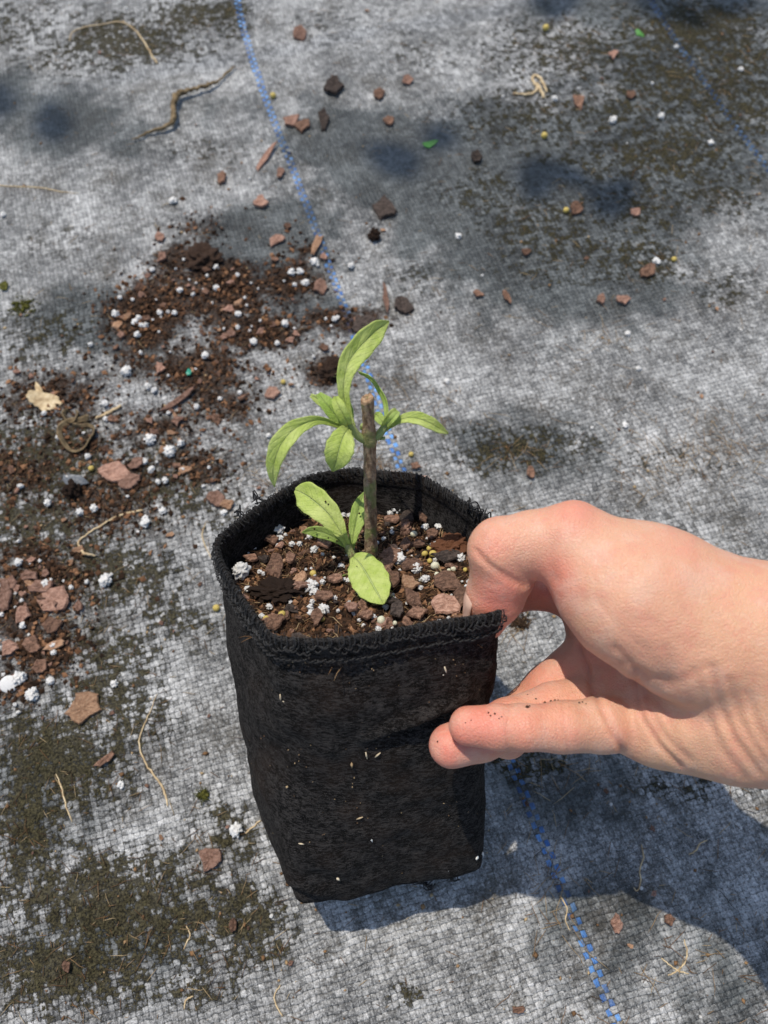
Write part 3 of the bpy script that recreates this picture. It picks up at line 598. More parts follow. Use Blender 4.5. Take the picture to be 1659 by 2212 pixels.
for k, (X, Y, r, lab) in enumerate(POT_BEAD):
    u, v = Z2(X, Y); s = r * UPX * .95
    inst('fertiliser_bead', PRILL_P if 'pale' in lab or 'grey' in lab else PRILL[k % 3], soil(u, v, s * .8), (s, s * .9, s * .9), SN, rng.random() * 6, lab, 'fertiliser bead', 'fertiliser beads in the grow bag')
# two soft clods of fibrous soil
u, v = Z2(400, 715); inst('soil_clod', lump_data('soil_clod', M_peat, 61, 5, .5, 3.0), soil(u, v, .001), (.0085, .0058, .0030), SN, 0, 'dark crumbly soil clod in the front left of the bag', 'soil clod')
M_coir = mat_bark('coir', (.10, .035, .015), (.24, .095, .04), (.38, .18, .09))
u, v = Z2(1290, 485); inst('coir_clump', lump_data('coir_clump', M_coir, 71, 5, .5, 3.4), soil(u, v, .0008), (.0075, .0062, .0036), SN, 0, 'rust red coir clump beside the thumb', 'coir clump')

# ------------------------------------------------------------------ plant
Z3 = lambda X, Y: (544.1 + .306 * X, 663.6 + .306 * Y)
m = M('stem_bark', .85, .25); co = m.co(); st_ = m.noise(m.scale(co, (1, 1, .22)), 700, 4, .65); n1 = m.noise(co, 130, 3, .6); n2 = m.noise(co, 1500, 3)
a = m.mix(m.step(st_, .35, .68), (.15, .088, .050), (.45, .31, .19)); a = m.mix(m.math('MULTIPLY', m.step(n2, .60, .72), .55), a, (.48, .38, .28))
a = m.mix(m.math('MULTIPLY', m.step(n1, .47, .60), .6), a, (.22, .27, .08)); m.color(a); m.bump(m.math('MULTIPLY_ADD', st_, 1.0, m.math('MULTIPLY', n2, .4)), .0007, .9); M_stem = m.m
m = M('cut_wood', .8, .2); n_ = m.noise(m.co(), 900, 3); m.color(m.ramp(n_, [(.3, (.20, .11, .06)), (.7, (.45, .31, .18))])); m.bump(n_, .0004, .6); M_cut = m.m
plant = empty('plant_cutting', soil(803, 1200)); tag(plant, 'young green plant cutting with a cut woody stem rooted in the grow bag', 'plant')
zb = proj(soil(803, 1206))[2]; ZT = .2475
def sz(v): return ZT + (zb - ZT) * (v - 859) / (1206 - 859)      # depth along the stem
SP = [Z3(815, 646), (794.5, 880), (796, 915), (798, 940), (798.5, 950), (798.8, 975), (799.4, 1061), (800.5, 1120), (801, 1165), (802, 1182), (803, 1206), (803.5, 1225)]
SR = [14.2, 13.6, 13.6, 16.2, 16.6, 13.6, 13.4, 13.2, 13.4, 14.8, 14.4, 15.5]
pts = spline([P(u, v, sz(v)) for u, v in SP], 70); rr = np.interp(np.linspace(0, 1, 70), np.linspace(0, 1, len(SR)), SR) * np.array([proj(p)[2] for p in pts]) / F_PX
V, Fc = tube(pts, rr, 22)
for i in range(len(V)):
    c = pts[i // 22]; d = V[i] - c; V[i] = c + d * (1 + .10 * nz(V[i], 330) + .06 * nz(V[i], 900, 3))
mobj('stem', V, Fc[1:], M_stem, plant)
tip = pts[0]; tdir = unit(pts[0] - pts[3]); a = unit(np.cross(tdir, [1, .2, .1])); b = np.cross(tdir, a); V = []; Fc = []
for q, hgt_ in ((1.03, -.0012), (1.02, .0002), (.86, .0006), (.55, .0001), (.3, -.0002), (.02, -.0003)):
    for k in range(22): th = k / 22 * 6.283; V.append(tip + tdir * (hgt_ + .0003 * rng.normal() * (q > .8) + .0007 * math.cos(th + 2)) + (a * math.cos(th) + b * math.sin(th)) * rr[0] * q)
for i in range(5):
    for k in range(22): k2 = (k + 1) % 22; Fc.append((i * 22 + k, i * 22 + k2, (i + 1) * 22 + k2, (i + 1) * 22 + k))
mobj('cut_end', V, Fc, M_cut, plant)

def leaf(pts, hw, mat, roll=0.0, cup=.25, n=34, hairs=70, lab=None, fold=0.0):
    """a leaf blade along its midrib; pts (u, v, z), hw half-widths in photo units"""
    c = spline([P(*p) for p in pts], n); w = spline([[x, 0, 0] for x in hw], n)[:, 0].clip(.3); V, U = [], []; K = 13; rl = np.radians(np.interp(np.linspace(0, 1, n), np.linspace(0, 1, len(np.atleast_1d(roll))), np.atleast_1d(roll)))
    norms = []
    for i in range(n):
        t = unit(c[min(i + 1, n - 1)] - c[max(i - 1, 0)]); vd = unit(C_ - c[i]); s0 = unit(np.cross(t, vd)); nn0 = np.cross(s0, t)
        s = s0 * math.cos(rl[i]) + nn0 * math.sin(rl[i]); nn = np.cross(s, t); wm = w[i] * proj(c[i])[2] / F_PX
        for q in range(K):
            k = q / (K - 1) * 2 - 1; y = i / (n - 1)
            rip = .012 * math.sin(abs(k) * 9 - y * 34) * (1 - abs(k)) + .03 * math.sin(y * 21 + k * 3) * abs(k)
            V.append(c[i] + s * wm * k * (1 + .03 * math.sin(y * 40 + k)) + nn * wm * (cup * (abs(k) ** 1.4) + rip + .07 * nz(c[i], 160, k) - (.10 * math.exp(-(k / .10) ** 2)))); U.append((k, y)); norms.append((s * np.sign(k), nn, t))
    Fc = [(i * K + q, i * K + q + 1, (i + 1) * K + q + 1, (i + 1) * K + q) for i in range(n - 1) for q in range(K - 1)]
    o = mobj('leaf', V, Fc, mat, plant); uvl = o.data.uv_layers.new(name='UVMap'); li = np.zeros(len(o.data.loops), int); o.data.loops.foreach_get('vertex_index', li)
    uvl.data.foreach_set('uv', np.array(U, np.float32)[li].ravel())
    md = o.modifiers.new('thick', 'SOLIDIFY'); md.thickness = .00022; md.offset = 0
    if lab: o['label'] = lab
    parts = []
    for j in range(hairs):
        i = rng.integers(1, n - 1); q = rng.choice([0, K - 1]) if rng.random() < .7 else rng.integers(K); p = V[i * K + q]; s, nn, t = norms[i * K + q]
        parts.append(hair(p, s * .9 * (q in (0, K - 1)) + nn * (.2 + .7 * rng.random()) + t * rng.normal() * .4, .0006 + .0005 * rng.random(), .000035))
    if hairs: child(mobj('leaf_hairs', *merge(parts), M_shoot), o)['kind'] = 'stuff'
    return o
zn = sz(945)
L3 = lambda lst: [(*Z3(X, Y), z) for X, Y, z in lst]
leaf(L3([(700,850,zn-.002),(662,700,zn-.005),(648,560,zn-.007),(680,400,zn-.008),(780,265,zn-.006),(880,165,zn-.002),(968,100,zn+.004)]), [10, 11, 14, 23, 27, 21, 2], M_leaf, [0, -10, -22], .30, 44, 110, 'long upright leaf pointing to the upper right')
leaf(L3([(948,845,zn+.003),(948,690,zn+.004),(905,590,zn+.005),(838,500,zn+.007),(755,458,zn+.010)]), [5, 7, 8, 7, 4], M_leaf2, [40, 55, 60], .2, 28, 40, 'narrow arched leaf seen edge on behind the upright leaf')
leaf(L3([(690,850,zn-.003),(605,835,zn-.006),(500,800,zn-.009),(400,810,zn-.011),(290,870,zn-.012),(205,970,zn-.012),(165,1070,zn-.010),(150,1170,zn-.007),(160,1268,zn-.003)]), [4, 5.5, 8, 13, 20, 23, 19, 12, 1], M_leaf, [20, 10, -18, -20], .28, 44, 110, 'longest leaf drooping to the left with a pointed tip')
leaf(L3([(695,850,zn-.004),(655,895,zn-.010),(622,990,zn-.013),(598,1080,zn-.012),(570,1158,zn-.008)]), [4, 20, 31, 25, 2], M_leaf, [0, 8], .16, 34, 90, 'broad oval leaf hanging in front below the upper node')
leaf(L3([(650,825,zn-.004),(600,770,zn-.006),(535,690,zn-.007),(470,610,zn-.006)]), [12, 17, 18, 6], M_leaf2, [-15, -28], .25, 26, 50, 'short blunt leaf left of the upright leaf')
leaf(L3([(640,770,zn+.001),(560,710,zn+.002),(480,660,zn+.002),(415,622,zn+.003)]), [8, 11, 10, 4], M_leaf, 20, .2, 20, 30)
leaf(L3([(680,830,zn-.007),(650,770,zn-.010),(610,690,zn-.011),(590,632,zn-.009)]), [9, 13, 13, 5], M_leaf, [10, -10], .3, 24, 40)
leaf(L3([(690,820,zn-.002),(675,740,zn-.001),(640,660,zn+.000),(615,628,zn+.001)]), [8, 13, 13, 6], M_leaf2, 0, .3, 20, 30)
leaf(L3([(925,880,zn+.000),(985,835,zn-.003),(1060,790,zn-.005),(1150,782,zn-.006),(1250,815,zn-.005),(1330,862,zn-.002),(1386,890,zn+.001)]), [4, 5, 9, 14, 14, 9, 1.5], M_leaf, [10, 18, 15], .3, 36, 90, 'slender leaf arching out to the right')
leaf(L3([(935,850,zn-.002),(965,800,zn-.005),(1000,752,zn-.006),(1020,725,zn-.005)]), [8, 11, 11, 5], M_leaf, [-10], .35, 20, 30)
leaf(L3([(950,835,zn-.004),(985,795,zn-.007),(1015,760,zn-.007),(1036,738,zn-.006)]), [6, 8, 8, 3], M_leaf2, [15], .3, 18, 20)
leaf(L3([(935,830,zn+.003),(905,790,zn+.004),(885,765,zn+.005),(868,752,zn+.005)]), [6, 10, 10, 5], M_leaf2, 0, .2, 16, 15)
# basal shoot
zs = proj(soil(755, 1205))[2] - .004
leaf(L3([(700,1745,zs),(655,1640,zs-.003),(600,1545,zs-.004),(530,1450,zs-.004),(440,1370,zs-.002),(365,1318,zs+.001),(305,1290,zs+.004)]), [7, 9, 19, 28, 32, 28, 5], M_leaf, [0, 8, 10], .12, 40, 120, 'large rounded seedling leaf leaning to the upper left with a pale midrib')
leaf(L3([(705,1720,zs+.002),(718,1610,zs+.002),(738,1510,zs+.003),(765,1400,zs+.005),(792,1308,zs+.009)]), [4, 10, 17, 16, 2], M_leaf2, [0, -20], .25, 30, 70, 'narrow seedling leaf rising just left of the woody stem')
leaf(L3([(665,1690,zs-.001),(590,1630,zs-.003),(500,1590,zs-.004),(420,1580,zs-.004),(352,1590,zs-.003)]), [4, 10, 14, 11, 1], M_leaf2, [15, 30], .2, 30, 60, 'small seedling leaf pointing left under the large rounded leaf')
leaf(L3([(715,1760,zs-.003),(760,1805,zs-.008),(815,1890,zs-.016),(865,1980,zs-.021),(905,2050,zs-.025),(930,2097,zs-.026)]), [9, 29, 40, 38, 24, 2], M_leaf, [0, 6], .10, 38, 120, 'largest seedling leaf lying forward over the soil')
leaf(L3([(700,1880,zs-.003),(640,1905,zs-.005),(580,1935,zs-.005),(528,1968,zs-.004)]), [3, 6, 6, 2], M_leaf2, [45], .2, 18, 20)
def stalk(lst, r, nm='stalk', mt=M_shoot):
    p = spline([P(*q) for q in lst], 16); mobj(nm, *tube(p, np.interp(np.linspace(0, 1, 16), np.linspace(0, 1, len(r)), r) * p_scale(p), 12), mt, plant)
def p_scale(p): return proj(p[0])[2] / F_PX
stalk([(*Z3(790, 935), zn), (*Z3(745, 905), zn - .002), (*Z3(712, 860), zn - .004), (*Z3(690, 820), zn - .005)], [9, 9, 8, 7])
stalk([(*Z3(878, 925), zn), (*Z3(905, 890), zn - .001), (*Z3(940, 840), zn - .002), (*Z3(955, 815), zn - .003)], [8, 8.5, 8, 5])
stalk([(*Z3(722, 1800), zs + .006), (*Z3(715, 1770), zs), (*Z3(690, 1720), zs - .001), (*Z3(672, 1680), zs - .002)], [9, 9, 8, 5])
stalk([(*Z3(775, 860), zn + .002), (*Z3(778, 835), zn + .001), (*Z3(776, 820), zn + .001)], [4, 5, 2], 'bud')
stalk([(*Z3(905, 925), zn + .001), (*Z3(930, 925), zn), (*Z3(938, 915), zn)], [4, 3.5, 1.5], 'bud')
parts = []
for k in range(170):
    q = rng.random(); p = P(*Z3(722 - 45 * q + rng.normal() * 8, 1790 - 110 * q), zs - .002); parts.append(hair(p, rng.normal(size=3), .0014, .00005))
for k in range(60): parts.append(hair(P(*Z3(848 + rng.normal() * 42, 1700 + 60 * rng.random()), sz(1200) - .002), rng.normal(size=3), .0013, .00005))
mobj('shoot_hairs', *merge(parts), M_straw, plant)['kind'] = 'stuff'
# dirt flecks lying on the leaves
V2, F2 = [], []
for X, Y, s, z in [(418, 1348, .0003, zs - .004), (520, 1372, .0005, zs - .0045), (540, 1390, .0004, zs - .0045), (742, 1830, .00028, zs - .011), (722, 1888, .00028, zs - .012), (440, 1566, .0005, zs - .0065), (760, 1455, .0005, zs + .002), (600, 1650, .0005, zs - .006), (540, 1628, .0004, zs - .007)]:
    n0 = len(V2) * 6; V2.append(OCT * s * (.7 + .6 * rng.random((6, 1))) + P(*Z3(X, Y), z)); F2 += [tuple(i + n0 for i in f) for f in OCTF]
fl = tone(mobj('leaf_flecks', np.vstack(V2), F2, M_crumb, smooth=False), [.4] * (6 * len(V2))); child(fl, plant)

# ------------------------------------------------------------------ hand (one continuous surface grown from tapered limbs)
def cam3(u, v, z): return np.array([(u - CX) / F_PX * z, -(v - CY) / F_PX * z, z]) * 1000
H = .85; lo = np.array([8., -140., 128.]); hi = np.array([206., 12., 306.]); dims = np.ceil((hi - lo) / H).astype(int) + 1
ax = [lo[i] + H * np.arange(dims[i]) for i in range(3)]
def field(): return np.full(dims, 25.0, np.float32)
def cap(f, a, b, ra, rb, k):
    """smooth-union a tapered limb into field f"""
    a, b = cam3(*a), cam3(*b); mn = np.minimum(a - ra, b - rb) - 14; mx = np.maximum(a + ra, b + rb) + 14
    s = [slice(max(0, int((mn[i] - lo[i]) / H)), max(0, min(dims[i], int((mx[i] - lo[i]) / H) + 2))) for i in range(3)]
    if any(q.stop <= q.start for q in s): return
    x, y, z = np.meshgrid(*[ax[i][s[i]].astype(np.float32) for i in range(3)], indexing='ij'); d = b - a; L2 = d @ d + 1e-9
    t = np.clip(((x - a[0]) * d[0] + (y - a[1]) * d[1] + (z - a[2]) * d[2]) / L2, 0, 1)
    D = np.sqrt((x - a[0] - t * d[0]) ** 2 + (y - a[1] - t * d[1]) ** 2 + (z - a[2] - t * d[2]) ** 2) - (ra + (rb - ra) * t)
    g = f[tuple(s)]; h = np.clip(.5 + .5 * (g - D) / k, 0, 1); f[tuple(s)] = g + (D - g) * h - k * h * (1 - h)
def chain(f, pts, k):
    for p, q in zip(pts[:-1], pts[1:]): cap(f, p[:3], q[:3], p[3], q[3], k)
THUMB = [(1050,1338,.2615,7.0),(1070,1288,.2562,9.5),(1086,1238,.2520,10.2),(1082,1188,.2480,10.4),(1150,1174,.2465,10.4),(1238,1174,.2440,12.2)]
PINKY = [(1375,1560,.2565,9.8),(1300,1566,.2505,8.9),(1215,1570,.2465,7.9),(1130,1572,.2440,7.1),(1075,1571,.2440,6.9),(1012,1568,.2450,6.2)]
RING = [(1310,1512,.2690,10.2),(1200,1532,.2650,9.0),(1100,1564,.2610,8.6),(1040,1590,.2580,8.1),(975,1611,.2555,7.5)]
MIDDLE = [(1292,1412,.2780,11.0),(1190,1491,.2800,9.5),(1135,1544,.2810,9.0),(1096,1590,.2810,8.2)]
INDEX = [(1228,1270,.2860,10.2),(1160,1266,.2880,8.6),(1112,1272,.2910,8.5),(1082,1300,.2950,7.9)]
palm = field()
for q in ([INDEX[0], (1570,1335,.2560,17)], [MIDDLE[0], (1600,1400,.2530,18)], [RING[0], (1620,1470,.2490,18)], [PINKY[0], (1600,1550,.2430,17)],
          [(1430,1575,.2510,12), (1560,1570,.2430,16)], [(1300,1340,.2800,11), (1420,1480,.2640,13)], [(1570,1335,.2560,17), (1650,1362,.2360,18.5)], [(1600,1546,.2430,16.6), (1650,1546,.2390,16.6)]): chain(palm, q, 9)
chain(palm, [(1640,1462,.2380,20), (1760,1505,.2290,20), (2150,1660,.1900,24), (2520,1840,.1640,27)], 9); chain(palm, [(1650,1362,.2350,18.5), (1800,1425,.2240,19), (2150,1560,.1880,23), (2520,1730,.1640,25)], 9); chain(palm, [(1650,1544,.2390,16.6), (1760,1576,.2310,17.5), (2150,1740,.1920,23), (2520,1930,.1660,25)], 9)
thumb = field(); chain(thumb, THUMB, 2.2); cap(thumb, (1238,1174,.2440), (1400,1272,.2410), 12.2, 19.5, 5); cap(thumb, (1400,1272,.2410), (1570,1362,.2375), 19.5, 23, 7)
cap(thumb, (1300,1262,.2385), (1350,1300,.2360), 14.5, 16.5, 8); cap(thumb, (1350,1300,.2360), (1480,1390,.2350), 16.5, 18, 8)
def smin(a, b, k): h = np.clip(.5 + .5 * (b - a) / k, 0, 1); return b + (a - b) * h - k * h * (1 - h)
sdf = smin(palm, thumb, 4.5)
fing = None
for c in (PINKY, RING, MIDDLE, INDEX):
    f_ = field(); chain(f_, c, 2.0); fing = f_ if fing is None else smin(fing, f_, .3)
sdf = smin(sdf, fing, 2.2); del palm, thumb, fing
def surface_nets(S):
    n0, n1, n2 = S.shape; ins = S < 0; cnt = np.zeros((n0 - 1, n1 - 1, n2 - 1), np.int8); acc = np.zeros((n0 - 1, n1 - 1, n2 - 1, 3), np.float32)
    cor = [(i, j, k) for i in (0, 1) for j in (0, 1) for k in (0, 1)]
    V_ = lambda c: S[c[0]:n0 - 1 + c[0], c[1]:n1 - 1 + c[1], c[2]:n2 - 1 + c[2]]
    for c in cor:
        for a in range(3):
            if c[a]: continue
            e = list(c); e[a] = 1; s0, s1 = V_(c), V_(e); x = (s0 < 0) != (s1 < 0)
            t = np.where(x, s0 / np.where(x, s0 - s1, 1), 0); cnt += x
            for b in range(3): acc[..., b] += np.where(x, (t if b == a else c[b]), 0)
    act = cnt > 0; ids = -np.ones(act.shape, int); ids[act] = np.arange(act.sum())
    g = np.argwhere(act); Vt = g + acc[act] / cnt[act][:, None]; Q = []
    for a in range(3):
        b, c = (a + 1) % 3, (a + 2) % 3; sl0 = [slice(1, -1)] * 3; sl0[a] = slice(0, -1); sl1 = [slice(1, -1)] * 3; sl1[a] = slice(1, None)
        i0, i1 = ins[tuple(sl0)], ins[tuple(sl1)]; w = np.argwhere(i0 != i1); o = np.ones(3, int); o[a] = 0; w = w + o; inside = ins[tuple(w.T)]
        def cell(db, dc): q = w.copy(); q[:, b] -= db; q[:, c] -= dc; return ids[tuple(q.T)]
        q = np.stack([cell(1, 1), cell(0, 1), cell(0, 0), cell(1, 0)], 1); q[~inside] = q[~inside][:, ::-1]; Q.append(q)
    return Vt, np.vstack(Q)
HV, HF = surface_nets(sdf); HV = lo + HV * H; del sdf
# relax the surface, then press the skin creases into it
ea = np.vstack([HF[:, [0, 1]], HF[:, [1, 2]], HF[:, [2, 3]], HF[:, [3, 0]]]); ea = np.vstack([ea, ea[:, ::-1]]); deg = np.bincount(ea[:, 0], minlength=len(HV))[:, None]
def relax(V, lam):
    s = np.stack([np.bincount(ea[:, 0], V[ea[:, 1], i], len(V)) for i in range(3)], 1); return V + lam * (s / deg - V)
for _ in range(4): HV = relax(HV, .6); HV = relax(HV, -.55)
def vnorm(V):
    n = np.cross(V[HF[:, 2]] - V[HF[:, 0]], V[HF[:, 3]] - V[HF[:, 1]]); N = np.zeros_like(V)
    for k in range(4):
        for i in range(3): N[:, i] += np.bincount(HF[:, k], n[:, i], len(V))
    return N / (np.linalg.norm(N, axis=1)[:, None] + 1e-9)
N = vnorm(HV); hu = CX + HV[:, 0] / HV[:, 2] * F_PX; hv = CY - HV[:, 1] / HV[:, 2] * F_PX
if (N * HV).sum(1)[np.argmin(HV[:, 2])] > 0: N = -N; HF = HF[:, ::-1]
face = ((N * HV).sum(1) < 0)
def dist_poly(pts):
    D = np.full(len(hu), 1e9)
    for (a, b), (c, d) in zip(pts[:-1], pts[1:]):
        t = np.clip(((hu - a) * (c - a) + (hv - b) * (d - b)) / ((c - a) ** 2 + (d - b) ** 2), 0, 1); D = np.minimum(D, np.hypot(hu - a - t * (c - a), hv - b - t * (d - b)))
    return D
CREASES = [([(1028,1190),(1060,1222),(1105,1250),(1135,1266)],6,.65),([(1036,1206),(1070,1238),(1110,1262)],5,.18),([(1128,1196),(1122,1222),(1134,1252)],7,.22),([(1196,1168),(1188,1205),(1198,1250)],12,.30),([(1040,1162),(1052,1140)],6,.12),
 ([(1099,1524),(1095,1575),(1099,1626)],5,.28),([(1108,1526),(1105,1575),(1109,1622)],4,.16),([(1214,1516),(1219,1575),(1227,1630)],5,.32),([(1199,1520),(1203,1575),(1208,1626)],4,.18),([(1150,1535),(1152,1600)],6,.07),([(1250,1520),(1254,1610)],7,.08),
 ([(1250,1398),(1268,1440),(1280,1489),(1304,1537),(1325,1585),(1346,1622)],6,1.0),([(1276,1500),(1250,1490),(1200,1508)],5,.25),
 ([(1372,1452),(1376,1500),(1392,1555),(1425,1610),(1470,1655)],7,.75),([(1384,1450),(1398,1520),(1430,1580),(1490,1640)],8,.45),([(1290,1440),(1350,1435),(1420,1470)],9,.4),([(1330,1400),(1370,1440),(1400,1470)],9,.5),
 ([(1540,1440),(1556,1530),(1590,1600),(1640,1668)],9,.65),([(1575,1470),(1600,1560),(1655,1650)],9,.45),([(1530,1560),(1560,1620),(1610,1680)],9,.4),([(1615,1500),(1640,1580),(1675,1640)],9,.4),([(1440,1485),(1475,1470),(1520,1440)],12,.4),
 ([(1400,1340),(1460,1380),(1530,1400)],14,.15),([(1250,1290),(1300,1300),(1370,1350)],16,.15),([(1440,1400),(1450,1440),(1440,1480)],12,.25),([(1290,1300),(1340,1360),(1400,1405)],7,.16),([(1470,1290),(1500,1350),(1510,1420)],9,.14),([(1530,1280),(1560,1350),(1575,1430)],9,.14),([(1230,1525),(1233,1570)],4,.10),([(1170,1530),(1172,1600)],4,.08),([(1182,1528),(1184,1604)],4,.08),([(1400,1500),(1440,1540),(1470,1600)],8,.22),([(1500,1450),(1520,1500),(1545,1580)],8,.22),([(1260,1180),(1300,1215),(1330,1270)],9,.10),([(1110,1130),(1118,1165)],5,.10),([(1092,1132),(1098,1165)],5,.10)]
dsp = np.zeros(len(HV))
for pts_, w_, a_ in CREASES: D = dist_poly(pts_); a_ *= 1.0; dsp -= a_ * np.exp(-(D / w_) ** 2) * face; dsp += .15 * a_ * np.exp(-((D - 2.1 * w_) / (1.2 * w_)) ** 2) * face
for (u, v, w, a) in [(1435,1482,30,-1.6),(1400,1545,32,.9),(1480,1590,40,1.2),(1040,1570,30,.3),(1155,1585,26,.25),(1260,1585,24,.3),(1075,1275,34,.5),(1330,1470,22,.6),(1240,1105,26,.7),(1060,1150,18,.35)]:
    dsp += a * np.exp(-((hu - u) ** 2 + (hv - v) ** 2) / w ** 2) * face
dsp += np.array([.26 * mnoise.noise(Vector(p) * .10) + .07 * mnoise.noise(Vector(p) * .24) + .02 * mnoise.noise(Vector(p) * .5) for p in HV])
HV = HV + N * dsp[:, None]; HV = relax(HV, .35)
HW = C_ + (HV[:, :1] * R_ + HV[:, 1:2] * U_ + HV[:, 2:] * F_) / 1000
m = M('skin', .5, .42); co = m.co(); sep = m.n('SeparateColor'); m.t.links.new(m.attr('flush').outputs['Color'], sep.inputs[0])
n1 = m.noise(co, 90, 4, .6); n2 = m.noise(co, 420, 3, .6); pores = m.voro(co, 1500); ln = m.noise(m.scale(co, (.6, 1, .35)), 1100, 4, .65, .6); vl = m.voro(co, 850, 'DISTANCE_TO_EDGE')
a = m.mix(m.step(m.math('MULTIPLY_ADD', m.math('SUBTRACT', n1, .5), .5, sep.outputs[0]), 0, 1), (.62, .335, .218), (.65, .22, .152))
a = m.mix(m.math('MULTIPLY', sep.outputs[1], .5), a, (.62, .39, .22)); a = m.mix(m.math('MULTIPLY', m.step(m.noise(co, 160, 5, .7), .44, .66), .40), a, (.62, .25, .18)); a = m.mix(m.math('MULTIPLY', sep.outputs[2], .34), a, (.45, .15, .10))
a = m.mix(m.math('MULTIPLY', m.step(m.noise(co, 75, 4, .6), .48, .66), .38), a, (.66, .44, .33)); m.color(a)
m.b.inputs['Subsurface Weight'].default_value = .35; m.b.inputs['Subsurface Radius'].default_value = (1, .33, .18); m.b.inputs['Subsurface Scale'].default_value = .0028
m.put(m.b.inputs['Roughness'], m.math('MULTIPLY_ADD', n2, .3, .33)); m.bump(m.math('MULTIPLY_ADD', ln, 1.0, m.math('MULTIPLY_ADD', pores, .35, m.math('MULTIPLY_ADD', m.step(vl, .0, .14), .30, m.math('MULTIPLY', n2, .6)))), .00036, .7); M_skin = m.m
hand = mobj('hand', HW, HF, M_skin); tag(hand, 'bare right hand reaching in from the right with its thumb hooked inside the bag', 'hand')
fl = np.zeros(len(HV)); ye = np.zeros(len(HV)); cr_ = np.zeros(len(HV))
for (u, v, w, a) in [(975,1610,80,1),(1040,1565,90,.85),(1150,1575,90,.6),(1070,1290,70,.95),(1060,1180,60,.5),(1200,1260,70,.8),(1240,1100,70,.55),(1150,1470,90,.5),(1400,1400,120,.25),(1500,1180,130,.3),(1340,1600,60,.35),(1600,1200,140,.35)]: fl = np.maximum(fl, a * np.exp(-((hu - u) ** 2 + (hv - v) ** 2) / w ** 2))
for (u, v, w, a) in [(1600,1300,150,.8),(1450,1640,120,.8),(1350,1230,110,.4),(1600,1550,150,.5),(1170,1575,40,.35)]: ye = np.maximum(ye, a * np.exp(-((hu - u) ** 2 + (hv - v) ** 2) / w ** 2))
for pts_, w_, a_ in CREASES: cr_ = np.maximum(cr_, min(1, a_ * 1.3) * np.exp(-(dist_poly(pts_) / (w_ * .8)) ** 2) * face)
ca = hand.data.color_attributes.new('flush', 'FLOAT_COLOR', 'POINT'); ca.data.foreach_set('color', np.c_[fl, ye, cr_, np.ones(len(fl))].astype(np.float32).ravel())
# thumb nail on the side turned into the bag
m = M('nail', .28, .5); n_ = m.noise(m.scale(m.co(), (1, 1, .3)), 500, 3); m.color(m.ramp(n_, [(.3, (.60, .36, .27)), (.8, (.72, .50, .38))])); M_nail = m.m
ta, tb = cam3(1053, 1336, .2612), cam3(1069, 1282, .2557); ta, tb = ta + np.array([-1.2, 0, -1.0]), tb + np.array([-1.0, 0, -.8]); td = unit(tb - ta); left = unit(np.array([-1, .05, -.10]) - td * (np.array([-1, .05, -.10]) @ td)); sd = np.cross(td, left); V, Fc = [], []
for i in range(11):
    s = -.12 + 1.05 * i / 10; c = ta + (tb - ta) * s; r = 7.2 + 2.0 * s - 1.3 * max(0, (s - .55) / .38) ** 2
    for q in range(13):
        th = (q / 12 - .5) * 1.25 * (1 - .35 * max(0, (s - .7) / .3) ** 2); V.append(c + left * (r * (math.cos(th) * .93 + .085)) + sd * (r * .92 * math.sin(th)))
for i in range(10):
    for q in range(12): Fc.append((i * 13 + q, i * 13 + q + 1, (i + 1) * 13 + q + 1, (i + 1) * 13 + q))
V = np.array(V); nail = mobj('nail', C_ + (V[:, :1] * R_ + V[:, 1:2] * U_ + V[:, 2:] * F_) / 1000, Fc, M_nail); child(nail, hand); md = nail.modifiers.new('thick', 'SOLIDIFY'); md.thickness = .0004; md.offset = 0
# specks of soil stuck to the little finger
V2, F2 = [], []; tree_u = hu.copy()
for (u, v, s) in [(1140,1528,.0007),(1146,1524,.0004),(1190,1509,.0006),(1175,1514,.0005),(1198,1512,.0005),(1205,1514,.0003),(1250,1516,.0004),(1260,1514,.0004),(1056,1540,.0004),(1062,1545,.0003),(1070,1542,.0004),(1084,1548,.0003),(1076,1552,.0003),(1005,1560,.0003),(945,1600,.0004),(1160,1508,.0004),(1140,1500,.0003),(1268,1520,.0003),(1020,1555,.0003)]:
    i = np.argmin((hu - u) ** 2 + (hv - v) ** 2 + 1e6 * (~face) + (HV[:, 2] - 240) ** 2 * .2); n0 = len(V2) * 6
    V2.append(OCT * s * (.7 + .6 * rng.random((6, 1))) + HW[i]); F2 += [tuple(q + n0 for q in f) for f in OCTF]
sp_ = tone(mobj('soil_specks', np.vstack(V2), F2, M_crumb, smooth=False), [.3] * (6 * len(V2))); child(sp_, hand); sp_['kind'] = 'stuff'

